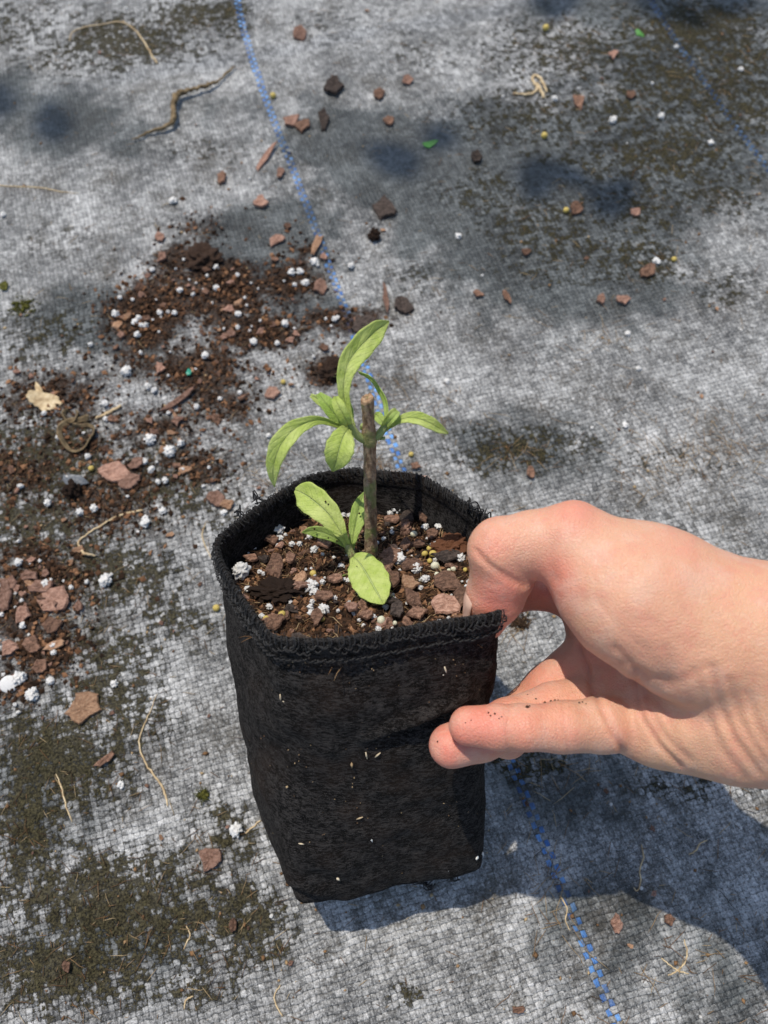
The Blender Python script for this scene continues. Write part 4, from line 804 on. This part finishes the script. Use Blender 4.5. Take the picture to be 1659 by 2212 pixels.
# ------------------------------------------------------------------ things lying on the cloth
def gpt(u, v, lift=0.0): p = G(u, v); return np.array([p[0], p[1], gz(p[0], p[1]) + lift])
def gscale(u, v): return proj(G(u, v))[2] / F_PX, np.linalg.norm(G(u, v + 1) - G(u, v))
UPZ = np.array([0, 0, 1.])
GCHIPS = [ # u, v, width, height, turn, kind, label
 (648,78,30,26,0,'b','reddish bark chip at the top centre beside a white crumb'),(629,262,44,22,35,'b','pinkish bark wedge just right of the blue line, near the yellow bead'),(573,342,14,64,-25,'b','long rust brown bark strip left of the blue line'),
 (564,441,36,24,10,'b','rounded pink brown bark chip left of the blue line above the spilled soil'),(830,452,52,46,10,'k','black angular bark slab on the dark cloth'),(686,530,18,46,-12,'t','orange wood splinter standing across the blue line'),
 (693,622,32,32,0,'b','rounded bark chip close to the blue line amid spilled soil'),(834,652,13,66,8,'b','thin upright bark stick above the tall leaf'),(868,662,44,36,0,'k','black bark piece right of the thin upright stick'),
 (790,706,60,40,0,'k','black bark lump behind the tall leaf tip'),(588,849,36,26,0,'b','bark chip left of the upright leaf on grey cloth'),(385,868,14,84,-48,'b','long curved bark sliver pointing up right through the spilled soil'),
 (384,911,28,20,0,'b','small pink bark chip under the long curved sliver'),(466,1079,42,36,20,'b','bark chip with a pale notch left of the bag rim'),(492,1092,32,22,10,'t','orange brown bark chip touching the notched chip'),
 (245,1020,72,42,5,'b','large crumbly bark plate beside the grey plastic scrap'),(282,1040,50,32,-5,'b','flaky bark piece right of the large crumbly plate'),(294,1003,34,24,0,'b','bark chip above the flaky piece, beside white grains'),
 (116,1300,76,50,5,'b','largest smooth bark plate at the left edge'),(93,1268,56,26,-5,'b','bark plate tucked behind the largest smooth plate'),(50,1328,34,36,0,'b','rounded bark chip below the row of white grains at the left edge'),
 (10,1280,34,66,5,'b','tall bark chip cut by the left frame edge'),(26,1260,30,34,0,'b','bark chip between the edge chip and the white grains'),(64,1245,40,22,0,'b','small triangular bark chip above the largest smooth plate'),
 (98,1240,18,18,0,'b','tiny bark flake at the left, right of the triangular chip'),(180,1532,78,66,15,'t','tan pointed bark chip with a ragged right edge, below left of the bag'),(455,1853,50,50,5,'b','squarish mauve bark chip left of the bag base'),
 (120,1394,50,18,25,'t','orange bark sliver at the left edge of the cloth'),(110,1352,44,36,35,'d','dark bark chip above the orange sliver'),(20,1400,40,34,0,'b','grey brown bark nugget at the left frame edge'),
 (70,1395,44,36,0,'d','dark damp bark chip right of the grey brown nugget'),(88,1440,36,30,20,'d','dark bark piece above the big white perlite disc'),(232,1640,52,16,35,'d','dark brown bark splinter on the cloth left of the bag'),
 (1244,455,30,24,0,'d','red brown bark nugget on the algae near a bead'),(1373,459,24,14,0,'b','small rust bark chip right of the red brown nugget'),(1396,590,44,20,35,'d','brown bark curl at the right on pale cloth'),(1297,648,20,22,0,'b','small bark cube on the pale cloth at the right'),
 (1345,652,32,18,-10,'b','flat pale bark flake right of the bark cube'),(840,262,26,20,0,'d','dark round bark bit above the dark patch'),(720,188,46,38,0,'k','black soil coloured bark knob near the top centre'),(655,272,34,28,0,'d','dark bark bit behind the pinkish wedge'),
 (698,256,24,42,10,'k','black bark bit right of the pinkish wedge'),(820,206,26,22,0,'d','brown bark bit right of the black knob'),(880,178,26,16,0,'b','small bark flake in the upper middle on grey cloth'),(1249,222,26,26,0,'d','dark red bark bit beside the white shells'),
 (1324,122,24,18,0,'b','bark bit at the upper right on brown algae'),(1362,210,22,16,0,'d','bark bit on the second blue line at the upper right'),(1330,1994,27,44,-8,'b','oval red brown bark chip at the lower right, right of the blue line'),(1446,1985,24,26,0,'d','small square bark chip at the lower right in the shade'),
 (1117,2180,28,18,0,'d','dark bark chip at the bottom edge'),(505,1998,18,30,10,'d','dark red bark chip below the bag corner'),(1145,1022,18,26,0,'d','brown bark cube right of the bag rim'),(898,1008,24,16,0,'d','dark bark bit right of the blue line behind the bag'),
 (915,1038,28,16,0,'b','pale bark bit peeking over the back rim of the bag'),(346,516,22,20,0,'b','upper of two pale bark chips at the top of the spilled soil'),(350,560,20,22,0,'b','lower of two pale bark chips at the top of the spilled soil'),(420,470,0,0,0,'b',''),
 (150,2085,18,26,0,'d','dark bark chip in the lower left algae'),(560,1500,0,0,0,'b',''),(690,1660,0,0,0,'b',''),(600,522,40,18,40,'b','grey brown bark splinter on the dark cloth left of the blue line'),(1135,550,22,14,0,'d','bark bit right of the dark patch on the grey cloth'),(1030,640,26,16,0,'d','dark bark bit on the pale cloth right of the plant'),(1095,650,14,30,20,'d','bark twig bit on the pale cloth in the centre right'),
 (1140,640,0,0,0,'b',''),(1030,345,26,22,0,'k','flat black flake beside the green leaf scrap'),(480,386,20,26,0,'d','dark bark bit left of the rust brown strip'),(605,375,18,22,0,'b','bark bit between the rust brown strip and the blue line'),(1400,40,0,0,0,'b','')]
for k, (u, v, w, h, a, kind, lab) in enumerate(GCHIPS):
    if not lab or not w: continue
    sx, sy = gscale(u, v); d = chip_data('bark_chip', MB[kind], w * sx, h * sy * 1.05, (.0024 if kind != 'k' else .0034) if min(w, h) > 18 else .0017, 500 + k, 6 + k % 4, .12)
    inst('bark_chip', d, gpt(u, v, .0022), 1, unit(UPZ + np.array([rng.normal() * .10, -abs(rng.normal()) * .12, 0])), math.radians(a), lab, 'bark chip', 'bark chips on the cloth')
GBITS = [chip_data('bark_bit', (M_bark, M_bark, M_bark_tan, M_bark_dark, M_bark_dark, M_bark)[k], .0078, .0052, .0018, 700 + k, 6 + k % 3, .12) for k in range(6)]
def scatter(n, weight):
    out = []
    while len(out) < n:
        u, v = rng.uniform(-20, 1680, 4000), rng.uniform(-20, 2230, 4000); k = rng.random(4000) < weight(u, v); out += list(zip(u[k], v[k]))
    return out[:n]
one = lambda B: (lambda u, v: blobmask(np.atleast_1d(u).astype(float), np.atleast_1d(v).astype(float), B))
wsoil = one(SOIL_B); walg = one(ALG_B)
for k, (u, v) in enumerate(scatter(115, lambda u, v: wsoil(u, v) ** 2)):
    inst('bark_bit', GBITS[k % 6], gpt(u, v, .0014), .35 + .8 * rng.random() ** 1.6, unit(UPZ + rng.normal(size=3) * .25), rng.random() * 6.28, 'small red brown bark bit within the spilled soil left of the bag', 'bark bit', 'small bark bits in the spilled soil')
for k, (u, v) in enumerate(scatter(60, lambda u, v: .5 * (wsoil(u, v) < .25))):
    inst('bark_bit', GBITS[k % 6], gpt(u, v, .0010), .22 + .35 * rng.random() ** 1.6, unit(UPZ + rng.normal(size=3) * .2), rng.random() * 6.28, 'tiny brown bark bit scattered on bare cloth away from the spilled soil', 'bark bit', 'stray bark bits on the cloth')
GPERL = [(374,435,15,1,'white perlite lump at the top of the spilled soil, alone'),(8,466,13,0,'white grain at the left frame edge beside a dry stem'),(42,1464,24,1,'crumbly white perlite lump behind the white disc'),(70,1500,24,1,'ragged white perlite lump right of the white disc'),(108,1470,17,0,'small perlite grain right of the ragged lump'),
 (510,1792,24,1,'popcorn shaped white lump with a dry stem left of the bag'),(262,1697,17,0,'smooth white oval grain left of the bag'),(230,1254,26,1,'bright white irregular lump on pale cloth at the left'),(248,1478,17,0,'white grain on pale cloth above the tan pointed chip'),
 (1323,262,19,0,'white shell on the dark cloth, larger left one'),(1428,252,16,0,'white shell on the dark cloth, smaller right one'),(1198,214,13,0,'white grain beside the yellow dry root'),(1417,566,15,0,'white grain on pale cloth at the upper right'),(990,512,15,0,'white grain right of the black slab'),
 (1600,150,11,0,'white grain in the upper right corner region'),(1534,310,13,0,'white grain left of the second blue line'),(1355,722,13,0,'white oblong grain on pale cloth at the right'),(1378,798,12,0,'white grain on the pale cloth right of the plant'),(1350,920,14,0,'white grain with a dark hole on the cloth above the hand'),(965,825,12,0,'white grain right of the plant top'),
 (1460,103,11,0,'white grain by the second blue line at the top'),(340,735,0,0,''),(275,806,20,1,'largest white perlite lump in the lower spilled soil'),(320,836,17,0,'white oval grain below the largest lump of the lower spill'),(295,700,17,0,'bright grain at the left of the spilled soil'),(515,680,16,0,'bright white lump at the centre of the spilled soil'),
 (315,706,15,0,'grain beside the bright grain at the left of the spill'),(548,740,18,0,'lower bright lump at the centre of the spilled soil'),(345,662,0,0,''),(660,612,18,0,'angular white lump near the rounded bark chip'),(585,620,0,0,''),(630,590,18,0,'left grain of the white pair above the spill'),(648,588,16,0,'right grain of the white pair above the spill'),(680,568,16,1,'white lump at the foot of the orange splinter'),
 (480,592,0,0,''),(468,625,15,0,'white grain on the black soil at the top of the spill'),(468,580,14,0,'white grain at the upper end of the spill'),(325,952,22,1,'white popcorn lump left of the drooping leaf'),(368,976,21,1,'second white popcorn lump below the first, left of the drooping leaf'),(312,998,16,0,'oval grain left of the bark chips beside the bag'),(328,1015,18,0,'round grain touching the flaky bark piece'),
 (352,1104,18,0,'white grain below the flaky bark piece'),(313,1122,17,0,'white grain lowest of the bark group'),(20,1478,1,0,''),(47,1340,0,0,''),(40,1348,0,0,''),(62,1344,0,0,''),(70,1290,0,0,''),(484,1108,14,0,'white grain below the notched chip'),(1395,2000,0,0,'')]
for k, (u, v, r, big, lab) in enumerate(GPERL):
    if not lab: continue
    s = r * (.52 if big else .42) * gscale(u, v)[0]; inst('perlite_lump' if big else 'perlite_grain', (PERL_BIG if big else PERL)[k % (4 if big else 6)], gpt(u, v, s * .65), (s, s * (.8 + .3 * rng.random()), s * .8), UPZ, rng.random() * 6.28, lab, 'perlite', 'perlite on the cloth')
for k, (u, v) in enumerate(scatter(112, lambda u, v: wsoil(u, v) ** 1.5)):
    s = .0007 + .0014 * rng.random() ** 1.8; inst('perlite_grain', PERL[k % 6], gpt(u, v, s * .9 + .0006), (s, s * (.7 + .4 * rng.random()), s * .85), UPZ, rng.random() * 6, 'small white perlite grain sprinkled in the spilled soil left of the bag', 'perlite', 'small perlite grains in the spilled soil')
for k, (u, v) in enumerate(scatter(34, lambda u, v: .5 * (wsoil(u, v) < .2))):
    s = .0004 + .0008 * rng.random() ** 2; inst('perlite_grain', PERL[k % 6], gpt(u, v, s * .6), (s, s * .8, s * .8), UPZ, rng.random() * 6, 'tiny white grain scattered on bare cloth away from the spilled soil', 'perlite', 'stray perlite grains on the cloth')
disc = lump_data('white_disc', M_perl, 90, 4, .05, 1.2); s = 20 * gscale(20, 1478)[0]; inst('white_disc', disc, gpt(20, 1478, .0016), (s, s * .95, .0016), unit([.1, -.15, 1]), 0, 'flat round white disc at the left edge of the cloth', 'disc')
for k, (u, v, r, lab) in enumerate([(590,208,10,'yellow bead near the top of the first blue line'),(1175,297,11,'pale yellow bead on the dark cloth'),(469,1316,12,'yellow bead touching the left wall of the bag'),(1455,562,9,'yellow bead on pale cloth at the right'),(888,982,9,'yellow bead behind the bag right of the blue line'),(1222,457,10,'yellow bead beside the red brown nugget'),(612,826,9,'yellow bead left of the upright leaf'),(1178,66,11,'yellow bead at the top right on grey cloth'),(198,1013,10,'yellow bead beside the large crumbly bark plate')]):
    s = r * .64 * gscale(u, v)[0]; inst('fertiliser_bead', PRILL[k % 3], gpt(u, v, s * .85), s, UPZ, k, lab, 'fertiliser bead', 'fertiliser beads on the cloth')
for k, (u, v, r, lab) in enumerate([(725,800,30,'dark round soil clod left of the upright leaf'),(440,560,34,'black soil clod at the top of the spilled soil'),(160,1062,20,'black soil clod under the grey plastic scrap'),(808,512,12,'small dark soil clod right of the blue line')]):
    sx, sy = gscale(u, v); inst('soil_clod', CLOD[k], gpt(u, v, .001), (r * sx, r * sy * .8, .006), UPZ, k, lab, 'soil clod')
def gtube(name, pts, r, mat, label, cat, n=26, nr=7, jit=.15, lift=1.0):
    r = np.array(r) * (.52 if cat in ('straw',) else .85); q = spline([gpt(p[0], p[1], (p[2] if len(p) > 2 else 0) + np.max(r) * lift) for p in pts], n); q[1:-1] += rng.normal(size=(n - 2, 3)) * np.array([1, 1, .4]) * np.mean(r) * .38; rr = np.interp(np.linspace(0, 1, n), np.linspace(0, 1, len(r)), r)
    V, Fc = tube(q, rr, nr, jit); o = mobj(name, V, Fc, mat, center=True); return tag(o, label, cat)
gtube('dry_root', [(288,308),(325,292),(370,278,.002),(380,262,.003),(378,240,.003),(388,216,.003),(420,203,.002),(455,190,.002),(474,176),(492,158),(508,146)], [.0005,.0012,.0018,.0026,.0020,.0027,.0015,.0016,.0008,.0010,.0004], M_root, 'twisted brown dry root on the cloth at the upper left', 'root', 70, 9, .75)
gtube('straw_stem', [(150,88),(155,70),(180,58),(215,53),(262,48),(292,66),(312,92),(326,116),(340,138)], [.0005,.0009,.0011,.0010,.0010,.0012,.0013,.0014], M_straw, 'thin curved straw on the cloth in the upper left corner', 'straw', 40)
gtube('straw_stem', [(-12,400),(40,404),(90,408),(130,416),(170,420)], [.0007,.0008,.0008,.0007,.0003], M_straw, 'thin straight straw entering from the left edge', 'straw', 24)
gtube('straw_stem', [(208,906),(232,893),(262,877)], [.0013,.0022,.0016], M_straw, 'short thick pale straw piece left of the spilled soil', 'straw', 12)
gtube('straw_stem', [(308,1102),(262,1112),(222,1132),(188,1154),(170,1170),(174,1186),(188,1199,.002),(206,1200)], [.0014,.0012,.0011,.0010,.0011,.0013,.0016,.0010], M_straw, 'hooked pale straw left of the bag', 'straw', 40)
gtube('straw_stem', [(340,1500),(322,1545),(303,1590),(304,1622),(322,1660),(345,1690),(358,1716),(363,1742)], [.0004,.0006,.0008,.0008,.0009,.0010,.0012,.0006], M_straw, 'long wavy straw lying below left of the bag', 'straw', 40)
gtube('straw_stem', [(122,1672),(134,1700),(142,1735),(157,1776)], [.0004,.0008,.0008,.0004], M_straw, 'short wavy straw in the lower left algae', 'straw', 16)
gtube('straw_stem', [(530,1800),(548,1785),(562,1772)], [.0008,.0009,.0007], M_straw, 'dry stem stuck to the popcorn shaped white lump', 'straw', 10)
gtube('straw_stem', [(672,1126),(668,1150),(670,1180),(678,1206)], [.0001,.0001,.0001,.0001], M_straw, 'x', 'straw', 8) if False else None
gtube('straw_stem', [(444,1128),(436,1152),(442,1176),(456,1206)], [.0004,.0007,.0006,.0004], M_straw, 'fine kinked straw beside the left wall of the bag', 'straw', 16)
gtube('straw_stem', [(635,2160),(628,2180),(612,2192),(0,0)][:3], [.0004,.0005,.0003], M_straw, 'x', 'straw', 8) if False else None
gtube('rootlet', [(1388,1824),(1392,1850),(1384,1880),(1386,1905),(1378,1924),(1370,1918)], [.0003,.0004,.0004,.0004,.0004,.0003], M_straw, 'thin dark rootlet shaped like a hook right of the bag', 'rootlet', 30)
gtube('rootlet', [(1480,2030),(1486,2060),(1478,2085),(1460,2100),(1445,2108)], [.0003,.0004,.0004,.0004,.0003], M_straw, 'pale wavy rootlet below the small square chip', 'rootlet', 24)
gtube('rootlet', [(1430,2070),(1448,2085),(1468,2098),(1490,2104)], [.0003,.0004,.0004,.0003], M_straw, 'pale rootlet crossing the wavy one at the lower right', 'rootlet', 18)
gtube('rootlet', [(402,2000),(410,2020),(404,2034),(396,2050)], [.0003,.0004,.0004,.0003], M_straw, 'thin rootlet in the bottom left algae', 'rootlet', 18)
gtube('rootlet', [(605,2128),(592,2152),(600,2180),(610,2196)], [.0003,.0004,.0004,.0003], M_straw, 'fine pale rootlet at the bottom left of the blue line', 'rootlet', 20)
gtube('rootlet', [(1530,1815),(1515,1822),(1505,1838),(1490,1846)], [.0003,.0004,.0004,.0003], M_straw, 'pale curled rootlet at the right edge of the shadow', 'rootlet', 20)
gtube('straw_stem', [(398,2180),(402,2160),(418,2152)], [.0005,.0009,.0006], M_straw, 'small white curved straw near the bottom edge', 'straw', 12)
gtube('straw_stem', [(1210,1935),(1225,1962),(1222,1990),(1232,2010)], [.0008,.0006,.0005,.0004], M_straw, 'dry wisp lying beside the blue line at the lower right', 'straw', 14)
gtube('yellow_root', [(1108,204),(1130,206),(1150,204),(1160,190),(1150,172),(1158,164),(1172,178),(1180,200)], [.0009,.0012,.0014,.0013,.0012,.0013,.0014,.0010], M_straw, 'yellowish branching dry root at the upper right', 'root', 36)
gtube('yellow_root', [(1160,182),(1168,198),(1174,214)], [.0012,.0016,.0014], M_straw, 'short brown stub crossing the yellowish dry root', 'root', 10)
# curled dry husk, pale leaf litter, green scrap, moss, plastic
def curl(u, v, ru, turns, wid, mat, name, label, cat, a0=0.0, hgt_=.004):
    sx, sy = gscale(u, v); V, Fc = [], []; n = 46; c = gpt(u, v)
    for i in range(n):
        t = i / (n - 1); th = a0 + t * turns * 6.283; r = ru * (1 - .45 * t) * sx
        for q in range(6):
            k = q / 5; rr = r * (1 + .12 * math.sin(th * 3) + .22 * (k - .5)); V.append(c + np.array([math.cos(th) * rr, math.sin(th) * rr * 1.0, .0006 + wid * k * (.8 + .3 * math.sin(th * 2.3)) * sx * 20 + .0006 * rng.normal() * .5]))
    for i in range(n - 1):
        for q in range(5): Fc.append((i * 6 + q, i * 6 + q + 1, (i + 1) * 6 + q + 1, (i + 1) * 6 + q))
    o = mobj(name, V, Fc, mat, center=True); md = o.modifiers.new('t', 'SOLIDIFY'); md.thickness = .0008; return tag(o, label, cat)
curl(172, 942, 44, 1.15, .75, M_root, 'dry_husk', 'curled brown dry husk on the cloth at the left', 'husk', 1.2)
curl(158, 900, 18, .8, .6, M_root, 'dry_husk', 'small dark curled husk above the larger curled husk', 'husk', 2.2)
lit = chip_data('dry_leaf', M_straw, .022, .013, .0016, 811, 8, .3)
inst('dry_leaf', lit, gpt(98, 868, .002), 1, unit([.2, -.3, 1]), -.2, 'crumpled pale tan leaf scrap at the left above the husk', 'leaf scrap')
inst('dry_leaf', chip_data('dry_leaf', M_straw, .014, .004, .001, 812, 6, .2), gpt(88, 846, .003), 1, unit([-.2, -.3, 1]), -.9, 'pale straw sliver leaning on the crumpled tan scrap', 'leaf scrap')
m = M('fresh_leaf', .5, .3); m.color((.08, .24, .05)); M_fresh = m.m
inst('leaf_scrap', chip_data('leaf_scrap', M_fresh, 36 * gscale(926, 313)[0], 12 * gscale(926, 313)[1], .0008, 813, 7, .35), gpt(926, 313, .0015), 1, unit([.1, -.2, 1]), .35, 'small bright green leaf scrap on the dark cloth', 'leaf scrap')
inst('leaf_scrap', chip_data('leaf_scrap', M_fresh, 18 * gscale(1380, 74)[0], 16 * gscale(1380, 74)[1], .0008, 814, 7, .35), gpt(1380, 74, .0015), 1, unit([.1, -.2, 1]), .35, 'tiny green leaf scrap near the top of the second blue line', 'leaf scrap')
inst('leaf_scrap', chip_data('leaf_scrap', M_moss, 20 * gscale(12, 620)[0], 18 * gscale(12, 620)[1], .0010, 815, 7, .35), gpt(12, 620, .0015), 1, unit([.1, -.2, 1]), .35, 'yellow green leaf scrap at the left frame edge', 'leaf scrap')
for k, (u, v, r, lab) in enumerate([(48,662,30,'small olive moss clump near the left edge'),(440,1718,9,'tiny yellow green moss tuft left of the bag base'),(1125,1345,22,'brown moss tuft behind the right wall of the bag')]):
    sx, sy = gscale(u, v); pp = [gpt(u + rng.normal() * r * .45, v + rng.normal() * r * .32, .0008) for _ in range(70)]; V, Fc, T = crumbs(pp, .0006, .0022, .9); V2, F2, T2 = fibres(pp, .002, .005, .00018, UPZ, .8)
    Vm, Fm = merge([(V, Fc), (V2, F2)]); tag(mobj('moss_clump', Vm, Fm, M_moss if k < 2 else M_fibre, center=True), lab, 'moss')
pl = chip_data('plastic_scrap', M_plast, 56 * gscale(168, 1048)[0], 32 * gscale(168, 1048)[1], .0010, 816, 7, .25); inst('plastic_scrap', pl, gpt(168, 1046, .004), 1, unit([.15, -.45, 1]), -.1, 'dark grey plastic scrap tilted on the cloth at the left', 'plastic scrap')
inst('plastic_scrap', chip_data('plastic_scrap', M_gplast, 13 * gscale(409, 808)[0], 16 * gscale(409, 808)[1], .0012, 817, 7, .1), gpt(409, 808, .002), 1, UPZ, 0, 'tiny teal green plastic scrap in the spilled soil', 'plastic scrap')
# the spilled potting soil and the fine litter nobody could count
pp = [gpt(u, v, .0004 + .0022 * rng.random() ** 2 * wsoil(u, v)[0]) for u, v in scatter(9500, lambda u, v: wsoil(u, v) ** 1.8)]
V, Fc, T = crumbs(pp, .0003, .0023); o = tone(mobj('spilled_soil', V, Fc, M_crumb, smooth=False, center=True), T); tag(o, 'dark brown potting soil spilled over the grey cloth left of the bag', 'spilled soil', kind='stuff')
V, Fc, T = fibres([gpt(u, v, .0006) for u, v in scatter(2200, lambda u, v: .5 * wsoil(u, v) + .5 * walg(u, v) + .10)], .002, .010, .00017, UPZ, .12)
pp = [gpt(u, v, .0004) for u, v in scatter(800, lambda u, v: .25 + .5 * wsoil(u, v))]; V2, F2, T2 = crumbs(pp, .0003, .0017, .7); V, Fc = merge([(V, Fc), (V2, F2)]); T = T + [.25 + .7 * t for t in T2]
o = tone(mobj('plant_litter', V, Fc, M_fibre, center=True), T); tag(o, 'thin brown fibres and plant litter scattered over the cloth', 'litter', kind='stuff')
tuft = []
for (cu, cv, n_, sp_) in [(1410,1010,34,55),(1520,940,60,90),(1600,980,60,80),(1320,735,14,18),(1480,960,30,60),(1110,985,26,40),(820,1000,30,30),(590,1050,12,20),(1125,1350,24,22),(1180,1905,16,20),(1200,2000,12,20),(1420,2060,14,60),(1560,2060,10,60),(1600,1600,14,50),(960,880,30,60),(1260,760,30,90),(880,840,14,40),(1210,1660,14,40),(590,1000,16,30),(1240,100,20,60),(1560,160,20,60)]:
    tuft += [gpt(cu + rng.normal() * sp_, cv + rng.normal() * sp_ * .5, .0008) for _ in range(n_)]
V, Fc, T = fibres(tuft, .004, .016, .00016, UPZ, .18); o = tone(mobj('root_tufts', V, Fc, M_fibre, center=True), list(.45 + .5 * np.array(T))); tag(o, 'loose tan rootlets tangled on the cloth around the bag', 'rootlets', kind='stuff')
pp = [gpt(u, v, .0003) for u, v in scatter(2600, lambda u, v: np.maximum(0, walg(u, v) - .35))]
V, Fc, T = crumbs(pp, .0003, .0013, .8); o = mobj('algae_crust', V, Fc, M_moss, smooth=False, center=True)
m = M('algae', .95, .1); n_ = m.noise(m.co(), 500, 4, .7); m.color(m.ramp(n_, [(.3, (.022, .019, .010)), (.55, (.062, .055, .03)), (.8, (.13, .115, .055))])); o.data.materials[0] = m.m
tag(o, 'dark olive algae crust and grit growing on the grey cloth', 'algae crust', kind='stuff')

# ------------------------------------------------------------------ leafy branch added overhead, never in view, to cast soft patches of shade
branch = empty('shade_branch', (.85, .85, 0) + SUN * 2.15); tag(branch, 'unseen leafy branch added overhead to cast soft shade on the cloth', 'branch')
m = M('shade_leaf', .5, .3); m.color((.06, .14, .03)); M_shade_leaf = m.m
SHADE = [(850,345,130,50,-12,3),(1290,400,130,40,10,3),(95,260,150,45,12,3),(1480,6,230,18,0,8)]
tips = []
for (u, v, ru_, rv_, a, n_) in SHADE:
    for k in range(n_):
        q = rng.normal(size=2) * .50; c, s_ = math.cos(math.radians(a)), math.sin(math.radians(a)); uu, vv = u + ru_ * q[0] * c - rv_ * q[1] * s_, v + ru_ * q[0] * s_ + rv_ * q[1] * c
        g_ = G(uu, vv); t = (1.9 + .3 * rng.random()); p = g_ + SUN * t; L = .040 + .022 * rng.random(); w = L * .30; dz = unit(SUN + rng.normal(size=3) * .30); th = rng.random() * 6.28
        x = unit(np.cross(dz, [.2, .9, .1])); y = np.cross(dz, x); d_, e_ = x * math.cos(th) + y * math.sin(th), y * math.cos(th) - x * math.sin(th); V, Fc = [], []
        for i in range(9):
            f_ = i / 8; ww = w * math.sin(math.pi * f_ ** .8) ** .8 + .0004
            for kk in (-1, 0, 1): V.append(p + d_ * L * (f_ - .5) + e_ * ww * kk + dz * (.12 * w * abs(kk) - .10 * L * f_ * f_))
        for i in range(8):
            for kk in (0, 1): Fc.append((i * 3 + kk, i * 3 + kk + 1, i * 3 + kk + 4, i * 3 + kk + 3))
        mobj('leaf', V, Fc, M_shade_leaf, branch); tips.append(p - d_ * L * .5)
hub = np.array([.85, .85, 0]) + SUN * 2.15; parts = [tube(spline([hub + [1.2, .5, .5], hub + [.5, .15, .15], hub], 12), [.016] * 6 + [.012] * 6, 8)]
for t in tips[::3]: parts.append(tube(spline([hub, (hub + t) / 2 + [0, .02, .04], t], 8), np.linspace(.003, .0012, 8), 5))
mobj('limb', *merge(parts), M_root, branch)
